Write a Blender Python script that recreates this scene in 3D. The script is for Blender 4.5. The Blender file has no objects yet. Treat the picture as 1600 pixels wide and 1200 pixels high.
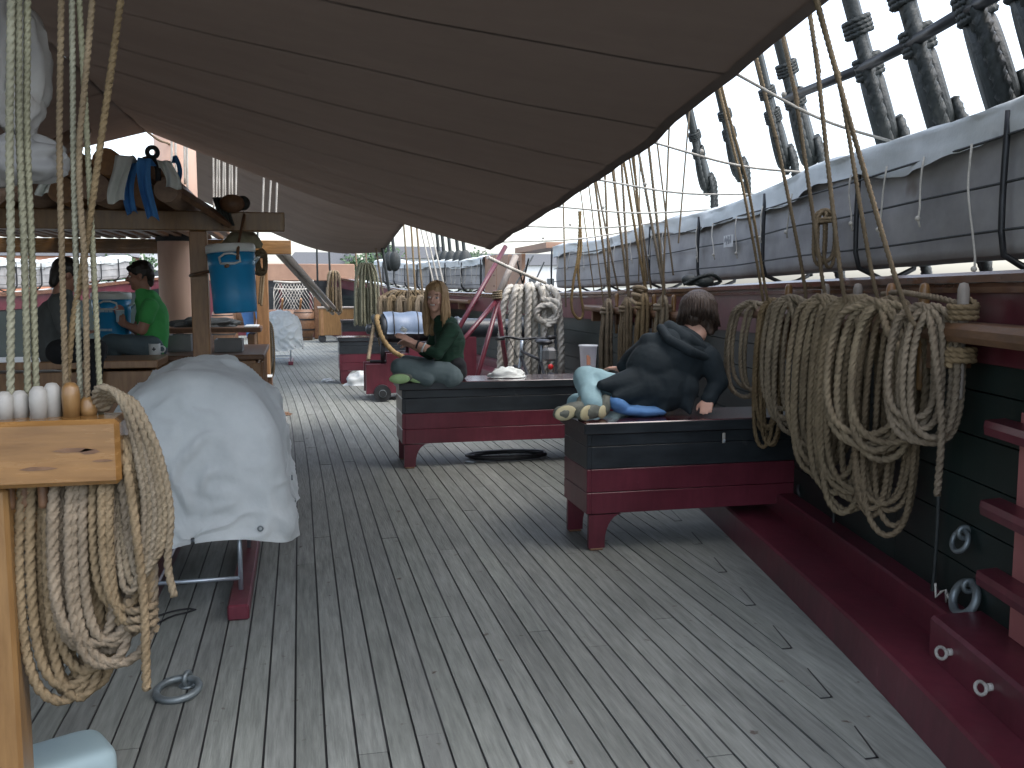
import bpy, math, random
import numpy as np
from mathutils import Vector, Matrix, Euler, noise
rad = math.radians
S = bpy.context.scene
COL = S.collection
random.seed(7)
RNG = np.random.default_rng(7)

# ------------------------------------------------------------------ camera
FPX, EYE = 1450.0, 1.5
PITCH = math.atan(153/FPX); YAW = math.atan(333/FPX*math.cos(PITCH))
cam_d = bpy.data.cameras.new('camera'); cam = bpy.data.objects.new('camera', cam_d); COL.objects.link(cam)
cam.location = (0, 0, EYE); cam.rotation_euler = (math.pi/2 - PITCH, 0, -YAW)
cam_d.sensor_width = 36; cam_d.lens = 36*FPX/1600; cam_d.clip_start = .05; cam_d.clip_end = 6000
S.camera = cam
S.render.resolution_x = 1024; S.render.resolution_y = 768
# ------------------------------------------------------------------ sky, sun, exposure
SUN_EL, SUN_AZ = 60, 125          # azimuth measured from +Y towards +X
w = bpy.data.worlds.new('World'); S.world = w; w.use_nodes = True
nt = w.node_tree; bg = nt.nodes['Background']
sky = nt.nodes.new('ShaderNodeTexSky'); sky.sky_type = 'NISHITA'; sky.sun_disc = False
sky.sun_elevation = rad(SUN_EL); sky.sun_rotation = rad(SUN_AZ)
sky.air_density = 1.0; sky.dust_density = 2.6; sky.ozone_density = 1.0
hsv = nt.nodes.new('ShaderNodeHueSaturation'); hsv.inputs['Saturation'].default_value = .62; hsv.inputs['Value'].default_value = 1.3     # milky overcast
nt.links.new(sky.outputs[0], hsv.inputs['Color']); nt.links.new(hsv.outputs[0], bg.inputs[0]); bg.inputs[1].default_value = 0.15
sd = bpy.data.lights.new('sun', 'SUN'); sun = bpy.data.objects.new('sun', sd); COL.objects.link(sun)
sd.energy = 0.5; sd.angle = rad(60); sd.color = (1, .98, .94)
sdir = Vector((math.sin(rad(SUN_AZ))*math.cos(rad(SUN_EL)), math.cos(rad(SUN_AZ))*math.cos(rad(SUN_EL)), math.sin(rad(SUN_EL))))
sun.rotation_euler = sdir.to_track_quat('Z', 'Y').to_euler(); sun.location = (30, 30, 60)
S.view_settings.view_transform = 'Standard'; S.view_settings.look = 'None'
S.view_settings.exposure = 1.52; S.view_settings.gamma = 1

# ------------------------------------------------------------------ survey helpers (pixel + known plane -> place on the ship)
_f = Vector((math.sin(YAW)*math.cos(PITCH), math.cos(YAW)*math.cos(PITCH), -math.sin(PITCH)))
_r = Vector((math.cos(YAW), -math.sin(YAW), 0)); _u = _r.cross(_f); _c = Vector((0, 0, EYE))
def ray(x, y): return _f + _r*((x-800)/FPX) + _u*((600-y)/FPX)
def at(x, y, Y): r = ray(x, y); return _c + r*(Y/r.y)
def atz(x, y, z=0): r = ray(x, y); return _c + r*((z-EYE)/r.z)
def px(P): d = Vector(P)-_c; k = d.dot(_f); return 800+FPX*d.dot(_r)/k, 600-FPX*d.dot(_u)/k

# hull plan: inner foot of the waterway W(Y), bulwark face R(Y), rail height
_ty = np.array([-3, -1, 0, 1.2, 2.39, 2.82, 3.8, 5.63, 7.44, 10, 13, 16, 20, 25, 30, 33])
_tw = np.array([.35, 1.02, 1.31, 1.64, 1.943, 2.054, 2.254, 2.602, 2.86, 3.02, 3.0, 2.8, 2.28, 1.62, .75, .1])
_dy = np.linspace(-3, 33, 721); _dw = np.interp(_dy, _ty, _tw)
_k = np.exp(-np.linspace(-2, 2, 31)**2); _k /= _k.sum()
_dw = np.convolve(np.pad(_dw, 15, mode='reflect', reflect_type='odd'), _k, 'valid')
def W(y): return float(np.interp(y, _dy, _dw))
def R(y): return W(y)+.38
_rz = ([-3, 1, 2.5, 5, 8, 12, 15, 18, 20, 22, 25, 31], [1.60, 1.56, 1.555, 1.53, 1.48, 1.42, 1.38, 1.39, 1.385, 1.44, 1.58, 1.85])
def RZ(y): return float(np.interp(y, *_rz))
CX = -1.4                                     # centreline of the ship
def hull(y, off=0.0, z=0.0): return Vector((R(y)+off, y, z))
def onrail(pxx, off, z):                      # Y on the hull line seen in a pixel column
    lo, hi = .6, 28.
    for _ in range(50):
        m = (lo+hi)/2
        if px((R(m)+off, m, z))[0] > pxx: lo = m
        else: hi = m
    return m
def tang(y):
    v = Vector((R(y+.05)-R(y-.05), .1, 0)).normalized(); return v
def inward(y): t = tang(y); return Vector((-t.y, t.x, 0))

# ------------------------------------------------------------------ materials
MATS = {}
def mat(name, c1, c2=None, scale=6, rough=.6, bump=0., stretch=(1, 1, 1), rnd=0., spots=None, metal=0., spec=.5, bscale=None, coat=0., trans=0., sheen=0., detail=5, wave=None):
    m = bpy.data.materials.new(name); m.use_nodes = True; N = m.node_tree.nodes; L = m.node_tree.links
    b = N['Principled BSDF']
    if c2 is None: c2 = tuple(x*.8 for x in c1)
    tc = N.new('ShaderNodeTexCoord'); mp = N.new('ShaderNodeMapping'); mp.inputs['Scale'].default_value = stretch
    L.new(tc.outputs['Object'], mp.inputs[0])
    n1 = N.new('ShaderNodeTexNoise'); n1.inputs['Scale'].default_value = scale; n1.inputs['Detail'].default_value = detail; n1.inputs['Roughness'].default_value = .62
    L.new(mp.outputs[0], n1.inputs[0])
    rp = N.new('ShaderNodeValToRGB'); rp.color_ramp.elements[0].position = .3; rp.color_ramp.elements[1].position = .7
    rp.color_ramp.elements[0].color = (*c1, 1); rp.color_ramp.elements[1].color = (*c2, 1)
    L.new(n1.outputs[0], rp.inputs[0]); col = rp.outputs[0]
    if spots:
        sc, sscale, thr = spots
        n2 = N.new('ShaderNodeTexNoise'); n2.inputs['Scale'].default_value = sscale; n2.inputs['Detail'].default_value = 3
        L.new(tc.outputs['Object'], n2.inputs[0])
        r2 = N.new('ShaderNodeValToRGB'); r2.color_ramp.elements[0].position = thr; r2.color_ramp.elements[1].position = min(1, thr+.07)
        L.new(n2.outputs[0], r2.inputs[0])
        mx = N.new('ShaderNodeMix'); mx.data_type = 'RGBA'; L.new(r2.outputs[0], mx.inputs[0]); L.new(col, mx.inputs[6]); mx.inputs[7].default_value = (*sc, 1); col = mx.outputs[2]
    if rnd:
        oi = N.new('ShaderNodeObjectInfo'); hs = N.new('ShaderNodeHueSaturation')
        mr = N.new('ShaderNodeMapRange'); mr.inputs[3].default_value = 1-rnd; mr.inputs[4].default_value = 1+rnd
        L.new(oi.outputs['Random'], mr.inputs[0]); L.new(mr.outputs[0], hs.inputs['Value']); L.new(col, hs.inputs['Color'])
        mr2 = N.new('ShaderNodeMapRange'); mr2.inputs[3].default_value = 1+rnd; mr2.inputs[4].default_value = 1-1.6*rnd
        ml = N.new('ShaderNodeMath'); ml.operation = 'MULTIPLY'; ml.inputs[1].default_value = 7.31; fr = N.new('ShaderNodeMath'); fr.operation = 'FRACT'
        L.new(oi.outputs['Random'], ml.inputs[0]); L.new(ml.outputs[0], fr.inputs[0]); L.new(fr.outputs[0], mr2.inputs[0]); L.new(mr2.outputs[0], hs.inputs['Saturation'])
        col = hs.outputs[0]
    L.new(col, b.inputs['Base Color'])
    b.inputs['Roughness'].default_value = rough; b.inputs['Metallic'].default_value = metal
    b.inputs['Specular IOR Level'].default_value = spec; b.inputs['Coat Weight'].default_value = coat; b.inputs['Sheen Weight'].default_value = sheen
    if coat: b.inputs['Coat Roughness'].default_value = .15
    if trans: b.inputs['Transmission Weight'].default_value = trans
    rr = N.new('ShaderNodeMapRange'); rr.inputs[3].default_value = max(0, rough-.1); rr.inputs[4].default_value = min(1, rough+.1)
    L.new(n1.outputs[0], rr.inputs[0]); L.new(rr.outputs[0], b.inputs['Roughness'])
    if bump:
        n3 = N.new('ShaderNodeTexNoise'); n3.inputs['Scale'].default_value = bscale or scale*4; n3.inputs['Detail'].default_value = 4
        L.new(mp.outputs[0], n3.inputs[0]); bp = N.new('ShaderNodeBump'); bp.inputs['Strength'].default_value = bump; bp.inputs['Distance'].default_value = .01
        h = n3.outputs[0]
        if wave:
            wv = N.new('ShaderNodeTexWave'); wv.inputs['Scale'].default_value = wave; wv.inputs['Distortion'].default_value = 2
            L.new(tc.outputs['Object'], wv.inputs[0]); ad = N.new('ShaderNodeMath'); ad.operation = 'ADD'; L.new(h, ad.inputs[0]); L.new(wv.outputs[1], ad.inputs[1]); h = ad.outputs[0]
        L.new(h, bp.inputs['Height']); L.new(bp.outputs[0], b.inputs['Normal'])
    MATS[name] = m; return m
mat('deck_wood', (.155, .166, .150), (.272, .288, .262), 3.2, .72, .25, (15, 1.2, 10), rnd=.13, spots=((.085, .062, .048), 14, .69), bscale=9)
mat('pitch', (.012, .012, .013), (.03, .03, .03), 20, .6)
mat('red_paint', (.095, .016, .026), (.140, .026, .040), 2.5, .34, .10, (1, 1, 1), spots=((.17, .055, .065), 7, .68), coat=.1, bscale=14)
mat('pink_paint', (.34, .12, .115), (.42, .16, .15), 3, .4, .05)
mat('green_paint', (.006, .014, .0125), (.011, .023, .020), 2, .42, .06, bscale=12)
mat('black_paint', (.014, .018, .021), (.026, .031, .035), 3, .38, .08, (1, 1, 3), spots=((.06, .062, .065), 6, .68), coat=.1, bscale=15)
mat('lid_paint', (.055, .012, .018), (.085, .02, .026), 3, .16, .03, spots=((.12, .06, .06), 5, .66), coat=1., bscale=12)
mat('varnish', (.17, .080, .022), (.29, .150, .048), 3, .26, .06, (1.2, 9, 9), coat=.4, spots=((.16, .075, .03), 5, .68), bscale=8)
mat('varnish_y', (.16, .080, .026), (.26, .145, .052), 3, .4, .1, (9, 9, 1.2), coat=.2, spots=((.15, .075, .03), 6, .70), bscale=8)
mat('oak', (.20, .10, .042), (.33, .18, .08), 3, .42, .12, (9, 9, 1.5), coat=.15, bscale=7)
mat('brown_wood', (.10, .05, .026), (.19, .10, .05), 3, .5, .15, (8, 1.2, 8), bscale=7)
mat('spar_wood', (.20, .105, .055), (.32, .18, .09), 3, .42, .1, (8, 1, 8), rnd=.2)
mat('rail_wood', (.12, .055, .035), (.20, .10, .062), 2, .2, .05, (8, 1, 8), coat=.8)
mat('grey_wood', (.22, .19, .16), (.33, .29, .25), 4, .6, .15, (8, 8, 1))
mat('peach_paint', (.30, .175, .115), (.37, .22, .145), 2, .5, .05)
mat('mast_paint', (.66, .44, .33), (.74, .51, .39), 1.5, .5, .05, (4, 4, .6))
mat('canvas_white', (.54, .58, .57), (.68, .71, .69), 3, .85, .12, spots=((.40, .41, .39), 3, .66), bscale=60, sheen=.1)
mat('canvas_grey', (.30, .30, .30), (.44, .43, .415), 2.2, .85, .3, (1, 1, 1), spots=((.22, .19, .16), 2.3, .62), bscale=12)
mat('canvas_brown', (.140, .110, .092), (.172, .136, .114), .9, .9, .10, (1, 1, 1), spots=((.08, .06, .048), 1.6, .70), bscale=5)
mat('rope_tan', (.155, .112, .062), (.275, .207, .126), 9, .85, .5, bscale=160, rnd=.12)
mat('rope_grey', (.165, .125, .078), (.29, .232, .150), 9, .85, .5, bscale=160, rnd=.08)
mat('rope_gold', (.16, .105, .045), (.29, .205, .10), 9, .85, .5, bscale=160, rnd=.12)
mat('rope_sage', (.22, .21, .135), (.35, .335, .23), 9, .85, .4, bscale=160, rnd=.1)
mat('rope_white', (.44, .41, .35), (.62, .59, .52), 7, .85, .4, bscale=120)
mat('rope_tar', (.016, .020, .019), (.035, .042, .040), 9, .6, .4, bscale=90)
mat('iron', (.018, .019, .021), (.04, .042, .045), 8, .45, .15, metal=.3)
mat('galvanised', (.15, .175, .18), (.26, .30, .31), 14, .45, .2, metal=.6, spots=((.22, .15, .10), 12, .66))
mat('steel', (.45, .52, .58), (.55, .62, .68), 8, .35, metal=.7)
mat('brass_white', (.29, .275, .245), (.40, .38, .34), 10, .5, .1)
mat('blue_plastic', (.012, .24, .50), (.018, .28, .56), 3, .35, .03)
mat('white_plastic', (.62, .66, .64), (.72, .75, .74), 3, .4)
mat('bin_plastic', (.72, .75, .78), (.8, .83, .85), 3, .4)
mat('black_plastic', (.012, .012, .013), (.025, .025, .026), 9, .45, .1)
mat('red_plastic', (.55, .02, .02), (.6, .03, .03), 3, .3)
mat('grey_box', (.14, .15, .15), (.2, .2, .2), 5, .5)
mat('skin', (.56, .32, .235), (.64, .38, .28), 6, .5, .05)
mat('skin_dark', (.30, .15, .10), (.36, .19, .13), 6, .5, .05)
mat('hair_blond', (.24, .14, .065), (.52, .36, .19), 5, .5, .5, (30, 30, 3), bscale=3)
mat('hair_brown', (.022, .014, .010), (.075, .048, .034), 5, .5, .5, (25, 25, 4), bscale=3)
mat('hair_dark', (.008, .006, .005), (.02, .014, .011), 5, .45, .4, (25, 25, 4), bscale=3)
mat('jacket', (.006, .013, .018), (.012, .022, .028), 7, .85, .4, bscale=22)
mat('sweater', (.006, .028, .015), (.011, .046, .025), 7, .9, .5, (1, 1, 7), bscale=14)
mat('tee_green', (.05, .33, .085), (.07, .41, .11), 5, .85, .3, bscale=12)
mat('tee_stripe', (.055, .06, .06), (.10, .11, .11), 5, .85, .2)
mat('shirt_blue', (.085, .21, .45), (.12, .27, .54), 5, .85, .3, bscale=12)
mat('jeans_pale', (.25, .40, .44), (.33, .50, .54), 7, .85, .3, bscale=20)
mat('jeans_blue', (.10, .26, .50), (.14, .32, .58), 7, .85, .3, bscale=20)
mat('trousers_grey', (.085, .12, .125), (.12, .16, .165), 7, .85, .3, bscale=20)
mat('trousers_slate', (.075, .11, .125), (.11, .15, .165), 7, .85, .3, bscale=20)
mat('black_cloth', (.007, .008, .010), (.015, .016, .018), 6, .9, .2)
mat('shoe_olive', (.10, .11, .09), (.17, .18, .15), 8, .7, .3)
mat('sole_tan', (.42, .38, .22), (.52, .47, .30), 10, .6, .2)
mat('sole_green', (.30, .46, .20), (.40, .58, .28), 10, .6, .2)
mat('wine_cloth', (.10, .012, .02), (.16, .022, .032), 6, .85, .2)
mat('eye_white', (.75, .73, .7)); mat('eye_dark', (.02, .02, .025)); mat('lip', (.42, .13, .11)); mat('teeth', (.8, .78, .72))
mat('rag_white', (.58, .62, .60), (.72, .75, .72), 6, .9, .2); mat('rag_blue', (.05, .20, .50), (.075, .26, .58), 6, .9, .2)
mat('lead_cloth', (.10, .14, .20), (.17, .22, .30), 5, .42, .3)
mat('logo_pink', (.55, .25, .22)); mat('logo_pale', (.45, .6, .7)); mat('print_dark', (.03, .03, .035)); mat('label_paper', (.62, .62, .60)); mat('print_grey', (.30, .31, .32))
mat('pale_pad', (.27, .37, .39), (.33, .43, .45), 3, .7)
mat('water', (.03, .055, .06), (.04, .07, .075), .4, .12, .3, bscale=1.5)
mat('leaf', (.03, .07, .03), (.07, .13, .05), 1, .7, rnd=.2); mat('bark', (.06, .045, .03))
mat('wall_white', (.62, .62, .60), (.72, .72, .70), 2, .8); mat('wall_brick', (.45, .20, .12), (.55, .26, .16), 2, .8); mat('roof_grey', (.22, .22, .23)); mat('glass_far', (.05, .06, .07), rough=.15); mat('quay', (.3, .29, .27))

def translucent(name, k, col):
    m = MATS[name]; N = m.node_tree.nodes; L = m.node_tree.links; b = N['Principled BSDF']; out = [n for n in N if n.type == 'OUTPUT_MATERIAL'][0]
    t = N.new('ShaderNodeBsdfTranslucent'); t.inputs[0].default_value = (*col, 1); x = N.new('ShaderNodeMixShader'); x.inputs[0].default_value = k
    L.new(b.outputs[0], x.inputs[1]); L.new(t.outputs[0], x.inputs[2]); L.new(x.outputs[0], out.inputs[0])
def stain(name, scale, lo, hi, stretch=(1, 1, 1), seed=0.):
    m = MATS[name]; N = m.node_tree.nodes; L = m.node_tree.links; b = N['Principled BSDF']; src = b.inputs['Base Color'].links[0].from_socket
    tc = N.new('ShaderNodeTexCoord'); mp = N.new('ShaderNodeMapping'); mp.inputs['Scale'].default_value = stretch; mp.inputs['Location'].default_value = (seed, seed*2, 0)
    n = N.new('ShaderNodeTexNoise'); n.inputs['Scale'].default_value = scale; n.inputs['Detail'].default_value = 6; n.inputs['Roughness'].default_value = .6
    r = N.new('ShaderNodeMapRange'); r.inputs[1].default_value = .3; r.inputs[2].default_value = .7; r.inputs[3].default_value = lo; r.inputs[4].default_value = hi
    L.new(tc.outputs['Object'], mp.inputs[0]); L.new(mp.outputs[0], n.inputs[0]); L.new(n.outputs[0], r.inputs[0])
    x = N.new('ShaderNodeMix'); x.data_type = 'RGBA'; x.blend_type = 'MULTIPLY'; x.inputs[0].default_value = 1; L.new(src, x.inputs[6]); L.new(r.outputs[0], x.inputs[7]); L.new(x.outputs[2], b.inputs['Base Color'])
stain('deck_wood', .9, .78, 1.12, (1.3, .5, 1)); stain('deck_wood', 4.5, .86, 1.08, (1, .3, 1), 3)
stain('canvas_brown', .55, .80, 1.15); stain('canvas_brown', 3, .92, 1.05, (.4, 2, 1)); stain('canvas_white', 2.2, .84, 1.05); stain('canvas_grey', 1.3, .72, 1.12, (1, 1, 2))
stain('red_paint', 1.6, .65, 1.2); stain('red_paint', 22, .85, 1.12, (1, 1, .15), 5); stain('green_paint', 1.2, .6, 1.3); stain('black_paint', 2, .6, 1.6); stain('black_paint', 25, .8, 1.25, (.15, 1, 1), 2); stain('varnish', 3, .75, 1.1, (.5, 3, 3)); stain('peach_paint', 1.5, .8, 1.05)
for n_ in ('rope_tan', 'rope_grey', 'rope_gold', 'rope_sage', 'rope_white'): stain(n_, 3.5, .72, 1.1)
translucent('canvas_brown', .06, (.16, .115, .085))
translucent('bin_plastic', .3, (.8, .82, .85))
# ------------------------------------------------------------------ mesh builder
I4 = Matrix.Identity(4)
class MB:
    def __init__(s): s.v = []; s.f = []; s.smooth = []
    def add(s, vs, fs, M=None, sm=False):
        o = len(s.v)
        if M is not None: vs = [tuple(M @ Vector(q)) for q in vs]
        s.v.extend([tuple(q) for q in vs]); s.f.extend([tuple(i+o for i in q) for q in fs]); s.smooth.extend([sm]*len(fs))
        return s
    def box(s, c, d, M=None, b=.004):
        hx, hy, hz = d[0]/2, d[1]/2, d[2]/2; b = min(b, hx*.45, hy*.45, hz*.45); vs = []; idx = {}
        for sx in (-1, 1):
            for sy in (-1, 1):
                for sz in (-1, 1):
                    for a in range(3):
                        q = [sx*(hx-b), sy*(hy-b), sz*(hz-b)]; q[a] = (sx, sy, sz)[a]*(hx, hy, hz)[a]
                        idx[(sx, sy, sz, a)] = len(vs); vs.append((q[0]+c[0], q[1]+c[1], q[2]+c[2]))
        fs = []
        def I(sg, a): return idx[(sg[0], sg[1], sg[2], a)]
        for a in range(3):
            o = [k for k in range(3) if k != a]
            for sg in (-1, 1):
                loop = []
                for p, q in ((-1, -1), (1, -1), (1, 1), (-1, 1)):
                    t = [0, 0, 0]; t[a] = sg; t[o[0]] = p; t[o[1]] = q; loop.append(I(t, a))
                flip = (sg < 0) != (a == 1)
                fs.append(loop[::-1] if flip else loop)
            # edges along axis a
            for p in (-1, 1):
                for q in (-1, 1):
                    e = []
                    for end in (-1, 1):
                        t = [0, 0, 0]; t[a] = end; t[o[0]] = p; t[o[1]] = q; e.append(t)
                    l = [I(e[0], o[0]), I(e[1], o[0]), I(e[1], o[1]), I(e[0], o[1])]
                    fs.append(l)
        for sx in (-1, 1):
            for sy in (-1, 1):
                for sz in (-1, 1):
                    fs.append([idx[(sx, sy, sz, k)] for k in range(3)])
        return s.add(vs, fs, M)
    def tube(s, p0, p1, r0, r1=None, n=10, cap=True, M=None, sm=True):
        if r1 is None: r1 = r0
        p0 = Vector(p0); p1 = Vector(p1); d = (p1-p0).normalized()
        a = d.orthogonal().normalized(); b = d.cross(a); vs = []
        for P, r in ((p0, r0), (p1, r1)):
            for k in range(n):
                t = 2*math.pi*k/n; vs.append(P + (a*math.cos(t)+b*math.sin(t))*r)
        fs = [(k, (k+1) % n, n+(k+1) % n, n+k) for k in range(n)]
        o = len(s.v); s.add(vs, fs, M, sm)
        if cap:
            s.f.append(tuple(o+k for k in range(n-1, -1, -1))); s.f.append(tuple(o+n+k for k in range(n))); s.smooth += [False, False]
        return s
    def sphere(s, c, r, M=None, nu=14, nv=9):
        if not hasattr(r, '__len__'): r = (r, r, r)
        vs = [(0, 0, -1)]
        for j in range(1, nv):
            t = -math.pi/2+math.pi*j/nv
            for k in range(nu): p = 2*math.pi*k/nu; vs.append((math.cos(t)*math.cos(p), math.cos(t)*math.sin(p), math.sin(t)))
        vs.append((0, 0, 1)); fs = []
        for k in range(nu): fs.append((0, 1+(k+1) % nu, 1+k))
        for j in range(nv-2):
            for k in range(nu): a = 1+j*nu; fs.append((a+k, a+(k+1) % nu, a+nu+(k+1) % nu, a+nu+k))
        a = 1+(nv-2)*nu
        for k in range(nu): fs.append((a+k, a+(k+1) % nu, len(vs)-1))
        T = Matrix.Translation(Vector(c)) @ (M or I4) @ Matrix.Diagonal((*r, 1))
        return s.add(vs, fs, T, True)
    def caps(s, p0, r0, p1, r1, n=14):
        s.sphere(p0, r0, nu=n); s.sphere(p1, r1, nu=n); return s.tube(p0, p1, r0, r1, n)
    def lathe(s, prof, n=20, M=None, sm=True, cap=True):
        vs = []; fs = []
        for (r, z) in prof:
            for k in range(n): t = 2*math.pi*k/n; vs.append((r*math.cos(t), r*math.sin(t), z))
        for j in range(len(prof)-1):
            for k in range(n): fs.append((j*n+k, j*n+(k+1) % n, (j+1)*n+(k+1) % n, (j+1)*n+k))
        o = len(s.v); s.add(vs, fs, M, sm)
        if cap:
            s.f.append(tuple(o+k for k in range(n-1, -1, -1))); b = o+(len(prof)-1)*n; s.f.append(tuple(b+k for k in range(n))); s.smooth += [False, False]
        return s
    def torus(s, c, R_, r, M=None, nu=24, nv=9, arc=1.0, sc=(1, 1, 1)):
        vs = []; fs = []; full = arc >= 1
        for i in range(nu+(0 if full else 1)):
            a = 2*math.pi*arc*i/nu
            for j in range(nv):
                b = 2*math.pi*j/nv; vs.append(((R_*sc[0]+r*math.cos(b))*math.cos(a), (R_*sc[1]+r*math.cos(b))*math.sin(a), r*math.sin(b)))
        for i in range(nu):
            i2 = (i+1) % nu if full else i+1
            for j in range(nv): fs.append((i*nv+j, i2*nv+j, i2*nv+(j+1) % nv, i*nv+(j+1) % nv))
        return s.add(vs, fs, Matrix.Translation(Vector(c)) @ (M or I4), True)
    def prism(s, poly, t, M=None):                 # polygon in local XY extruded along +Z
        n = len(poly); vs = [(x, y, 0) for x, y in poly]+[(x, y, t) for x, y in poly]
        fs = [tuple(range(n-1, -1, -1)), tuple(range(n, 2*n))]+[(k, (k+1) % n, n+(k+1) % n, n+k) for k in range(n)]
        return s.add(vs, fs, M)
    def grid(s, fn, nu, nv, thick=None, sm=True, closed=False):   # fn(u,v)->point ; optional solid thickness along normal
        P = np.array([[fn(i/nu, j/nv) for j in range(nv+1)] for i in range(nu+1)], dtype=float)
        def sheet(Q, flip):
            vs = [tuple(q) for q in Q.reshape(-1, 3)]; fs = []
            for i in range(nu):
                for j in range(nv):
                    a = i*(nv+1)+j; q = (a, a+1, a+nv+2, a+nv+1); fs.append(q[::-1] if flip else q)
            return vs, fs
        if thick is None:
            s.add(*sheet(P, False), sm=sm); return s
        du = np.gradient(P, axis=0); dv = np.gradient(P, axis=1); nn = np.cross(du, dv); nn /= np.linalg.norm(nn, axis=2, keepdims=True)+1e-9
        o = len(s.v); s.add(*sheet(P, True), sm=sm); o2 = len(s.v); s.add(*sheet(P-nn*thick, False), sm=sm)
        rim = [i*(nv+1) for i in range(nu+1)]+[nu*(nv+1)+j for j in range(1, nv+1)]+[i*(nv+1)+nv for i in range(nu-1, -1, -1)]+[j for j in range(nv-1, 0, -1)]
        for k in range(len(rim)):
            a, b = rim[k], rim[(k+1) % len(rim)]; s.f.append((o+a, o+b, o2+b, o2+a)); s.smooth.append(False)
        return s
    def sweep(s, prof, ys, fn, M=None, sm=False, capends=True):   # closed profile (offset, z) carried along the hull line; fn(y)->(origin, outdir)
        n = len(prof); vs = []; fs = []
        for y in ys:
            o, d = fn(y)
            for (a, z) in prof: q = o+d*a; vs.append((q.x, q.y, o.z+z))
        for i in range(len(ys)-1):
            for k in range(n): fs.append((i*n+k, (i+1)*n+k, (i+1)*n+(k+1) % n, i*n+(k+1) % n))
        if capends: fs.append(tuple(range(n))); fs.append(tuple((len(ys)-1)*n+k for k in range(n-1, -1, -1)))
        return s.add(vs, fs, M, sm)
    def build(s, name, m, parent=None, loc=None):
        me = bpy.data.meshes.new(name); me.from_pydata([tuple(q) for q in s.v], [], s.f)
        me.polygons.foreach_set('use_smooth', s.smooth); me.update()
        o = bpy.data.objects.new(name, me); COL.objects.link(o)
        if m: me.materials.append(MATS[m])
        if parent is not None: o.parent = parent
        if loc is not None: o.location = loc
        return o
def tag(o, label=None, cat=None, group=None, kind=None):
    if label: o['label'] = label
    if cat: o['category'] = cat
    if group: o['group'] = group
    if kind: o['kind'] = kind
    return o
def empty(name, loc=(0, 0, 0), rz=0, label=None, cat=None, group=None, kind=None):
    o = bpy.data.objects.new(name, None); COL.objects.link(o); o.location = loc; o.rotation_euler = (0, 0, rz); o.empty_display_size = .1
    return tag(o, label, cat, group, kind)
def wparent(o, p):                         # parent a mesh that was built in world coordinates
    o.parent = p; o.matrix_parent_inverse = Matrix.LocRotScale(p.location, p.rotation_euler, p.scale).inverted(); return o
def copy_tree(o, parent=None):
    c = o.copy(); COL.objects.link(c); c.parent = parent
    for ch in o.children: copy_tree(ch, c)
    return c
def frame(o, x, z):                        # matrix with origin o, x axis along x, z axis near z
    x = Vector(x).normalized(); y = Vector(z).cross(x).normalized(); z = x.cross(y)
    return Matrix((( x.x, y.x, z.x, o[0]), (x.y, y.y, z.y, o[1]), (x.z, y.z, z.z, o[2]), (0, 0, 0, 1)))

# ------------------------------------------------------------------ rope
def spline(pts, ds):
    P = np.array([tuple(p) for p in pts], float)
    if len(P) == 2:
        n = max(2, int(np.linalg.norm(P[1]-P[0])/ds)); return P[0]+(P[1]-P[0])*np.linspace(0, 1, n+1)[:, None]
    Q = np.vstack([2*P[0]-P[1], P, 2*P[-1]-P[-2]]); out = []
    for i in range(1, len(Q)-2):
        a, b, c, d = Q[i-1:i+3]; n = max(3, int(np.linalg.norm(c-b)/ds*1.2)); t = np.linspace(0, 1, n, endpoint=False)[:, None]
        out.append(.5*((2*b)+(c-a)*t+(2*a-5*b+4*c-d)*t*t+(-a+3*b-3*c+d)*t**3))
    O = np.vstack(out+[P[-1:]]); L = np.r_[0, np.cumsum(np.linalg.norm(np.diff(O, axis=0), axis=1))]
    n = max(2, int(L[-1]/ds)); s = np.linspace(0, L[-1], n+1)
    return np.stack([np.interp(s, L, O[:, k]) for k in range(3)], 1)
def rope(mb, pts, r, lay=None, fine=1):
    # fine 2: three-strand lay modelled; 1: coarse strand; 0: plain round line
    lay = lay or r*2*3.1
    ds = lay/8 if fine == 2 else (lay/6 if fine == 1 else max(.05, r*6))
    C = spline(pts, ds); n = len(C)
    T = np.gradient(C, axis=0); T /= np.linalg.norm(T, axis=1, keepdims=True)+1e-12
    A = np.zeros_like(C); a = Vector(T[0]).orthogonal().normalized(); Tv = [Vector(t) for t in T]
    for i in range(n):
        t = Tv[i]; a = a - t*a.dot(t); a.normalize(); A[i] = a
    B = np.cross(T, A); k = {2: 12, 1: 9, 0: 6}[fine]
    th = np.arange(k)*2*np.pi/k
    if fine:
        s = np.arange(n)*ds; ph = 2*np.pi*s/lay
        rr = r*(.70+.36*np.abs(np.cos(1.5*th)))                 # three lobes
        ang = th[None, :]+ph[:, None]; rad_ = np.broadcast_to(rr, ang.shape)
    else:
        ang = np.broadcast_to(th, (n, k)); rad_ = np.full((n, k), r)
    V = C[:, None]+(A[:, None]*np.cos(ang)[..., None]+B[:, None]*np.sin(ang)[..., None])*rad_[..., None]
    o = len(mb.v); mb.v.extend(map(tuple, V.reshape(-1, 3).tolist()))
    i = np.arange(n-1)[:, None]*k; j = np.arange(k)[None, :]; j2 = (j+1) % k
    F = np.stack([i+j, i+j2, i+k+j2, i+k+j], -1).reshape(-1, 4)+o
    mb.f.extend(map(tuple, F.tolist())); mb.smooth.extend([True]*len(F))
    mb.f.append(tuple(range(o+k-1, o-1, -1))); mb.f.append(tuple(o+(n-1)*k+q for q in range(k))); mb.smooth += [False, False]
    return mb
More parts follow.
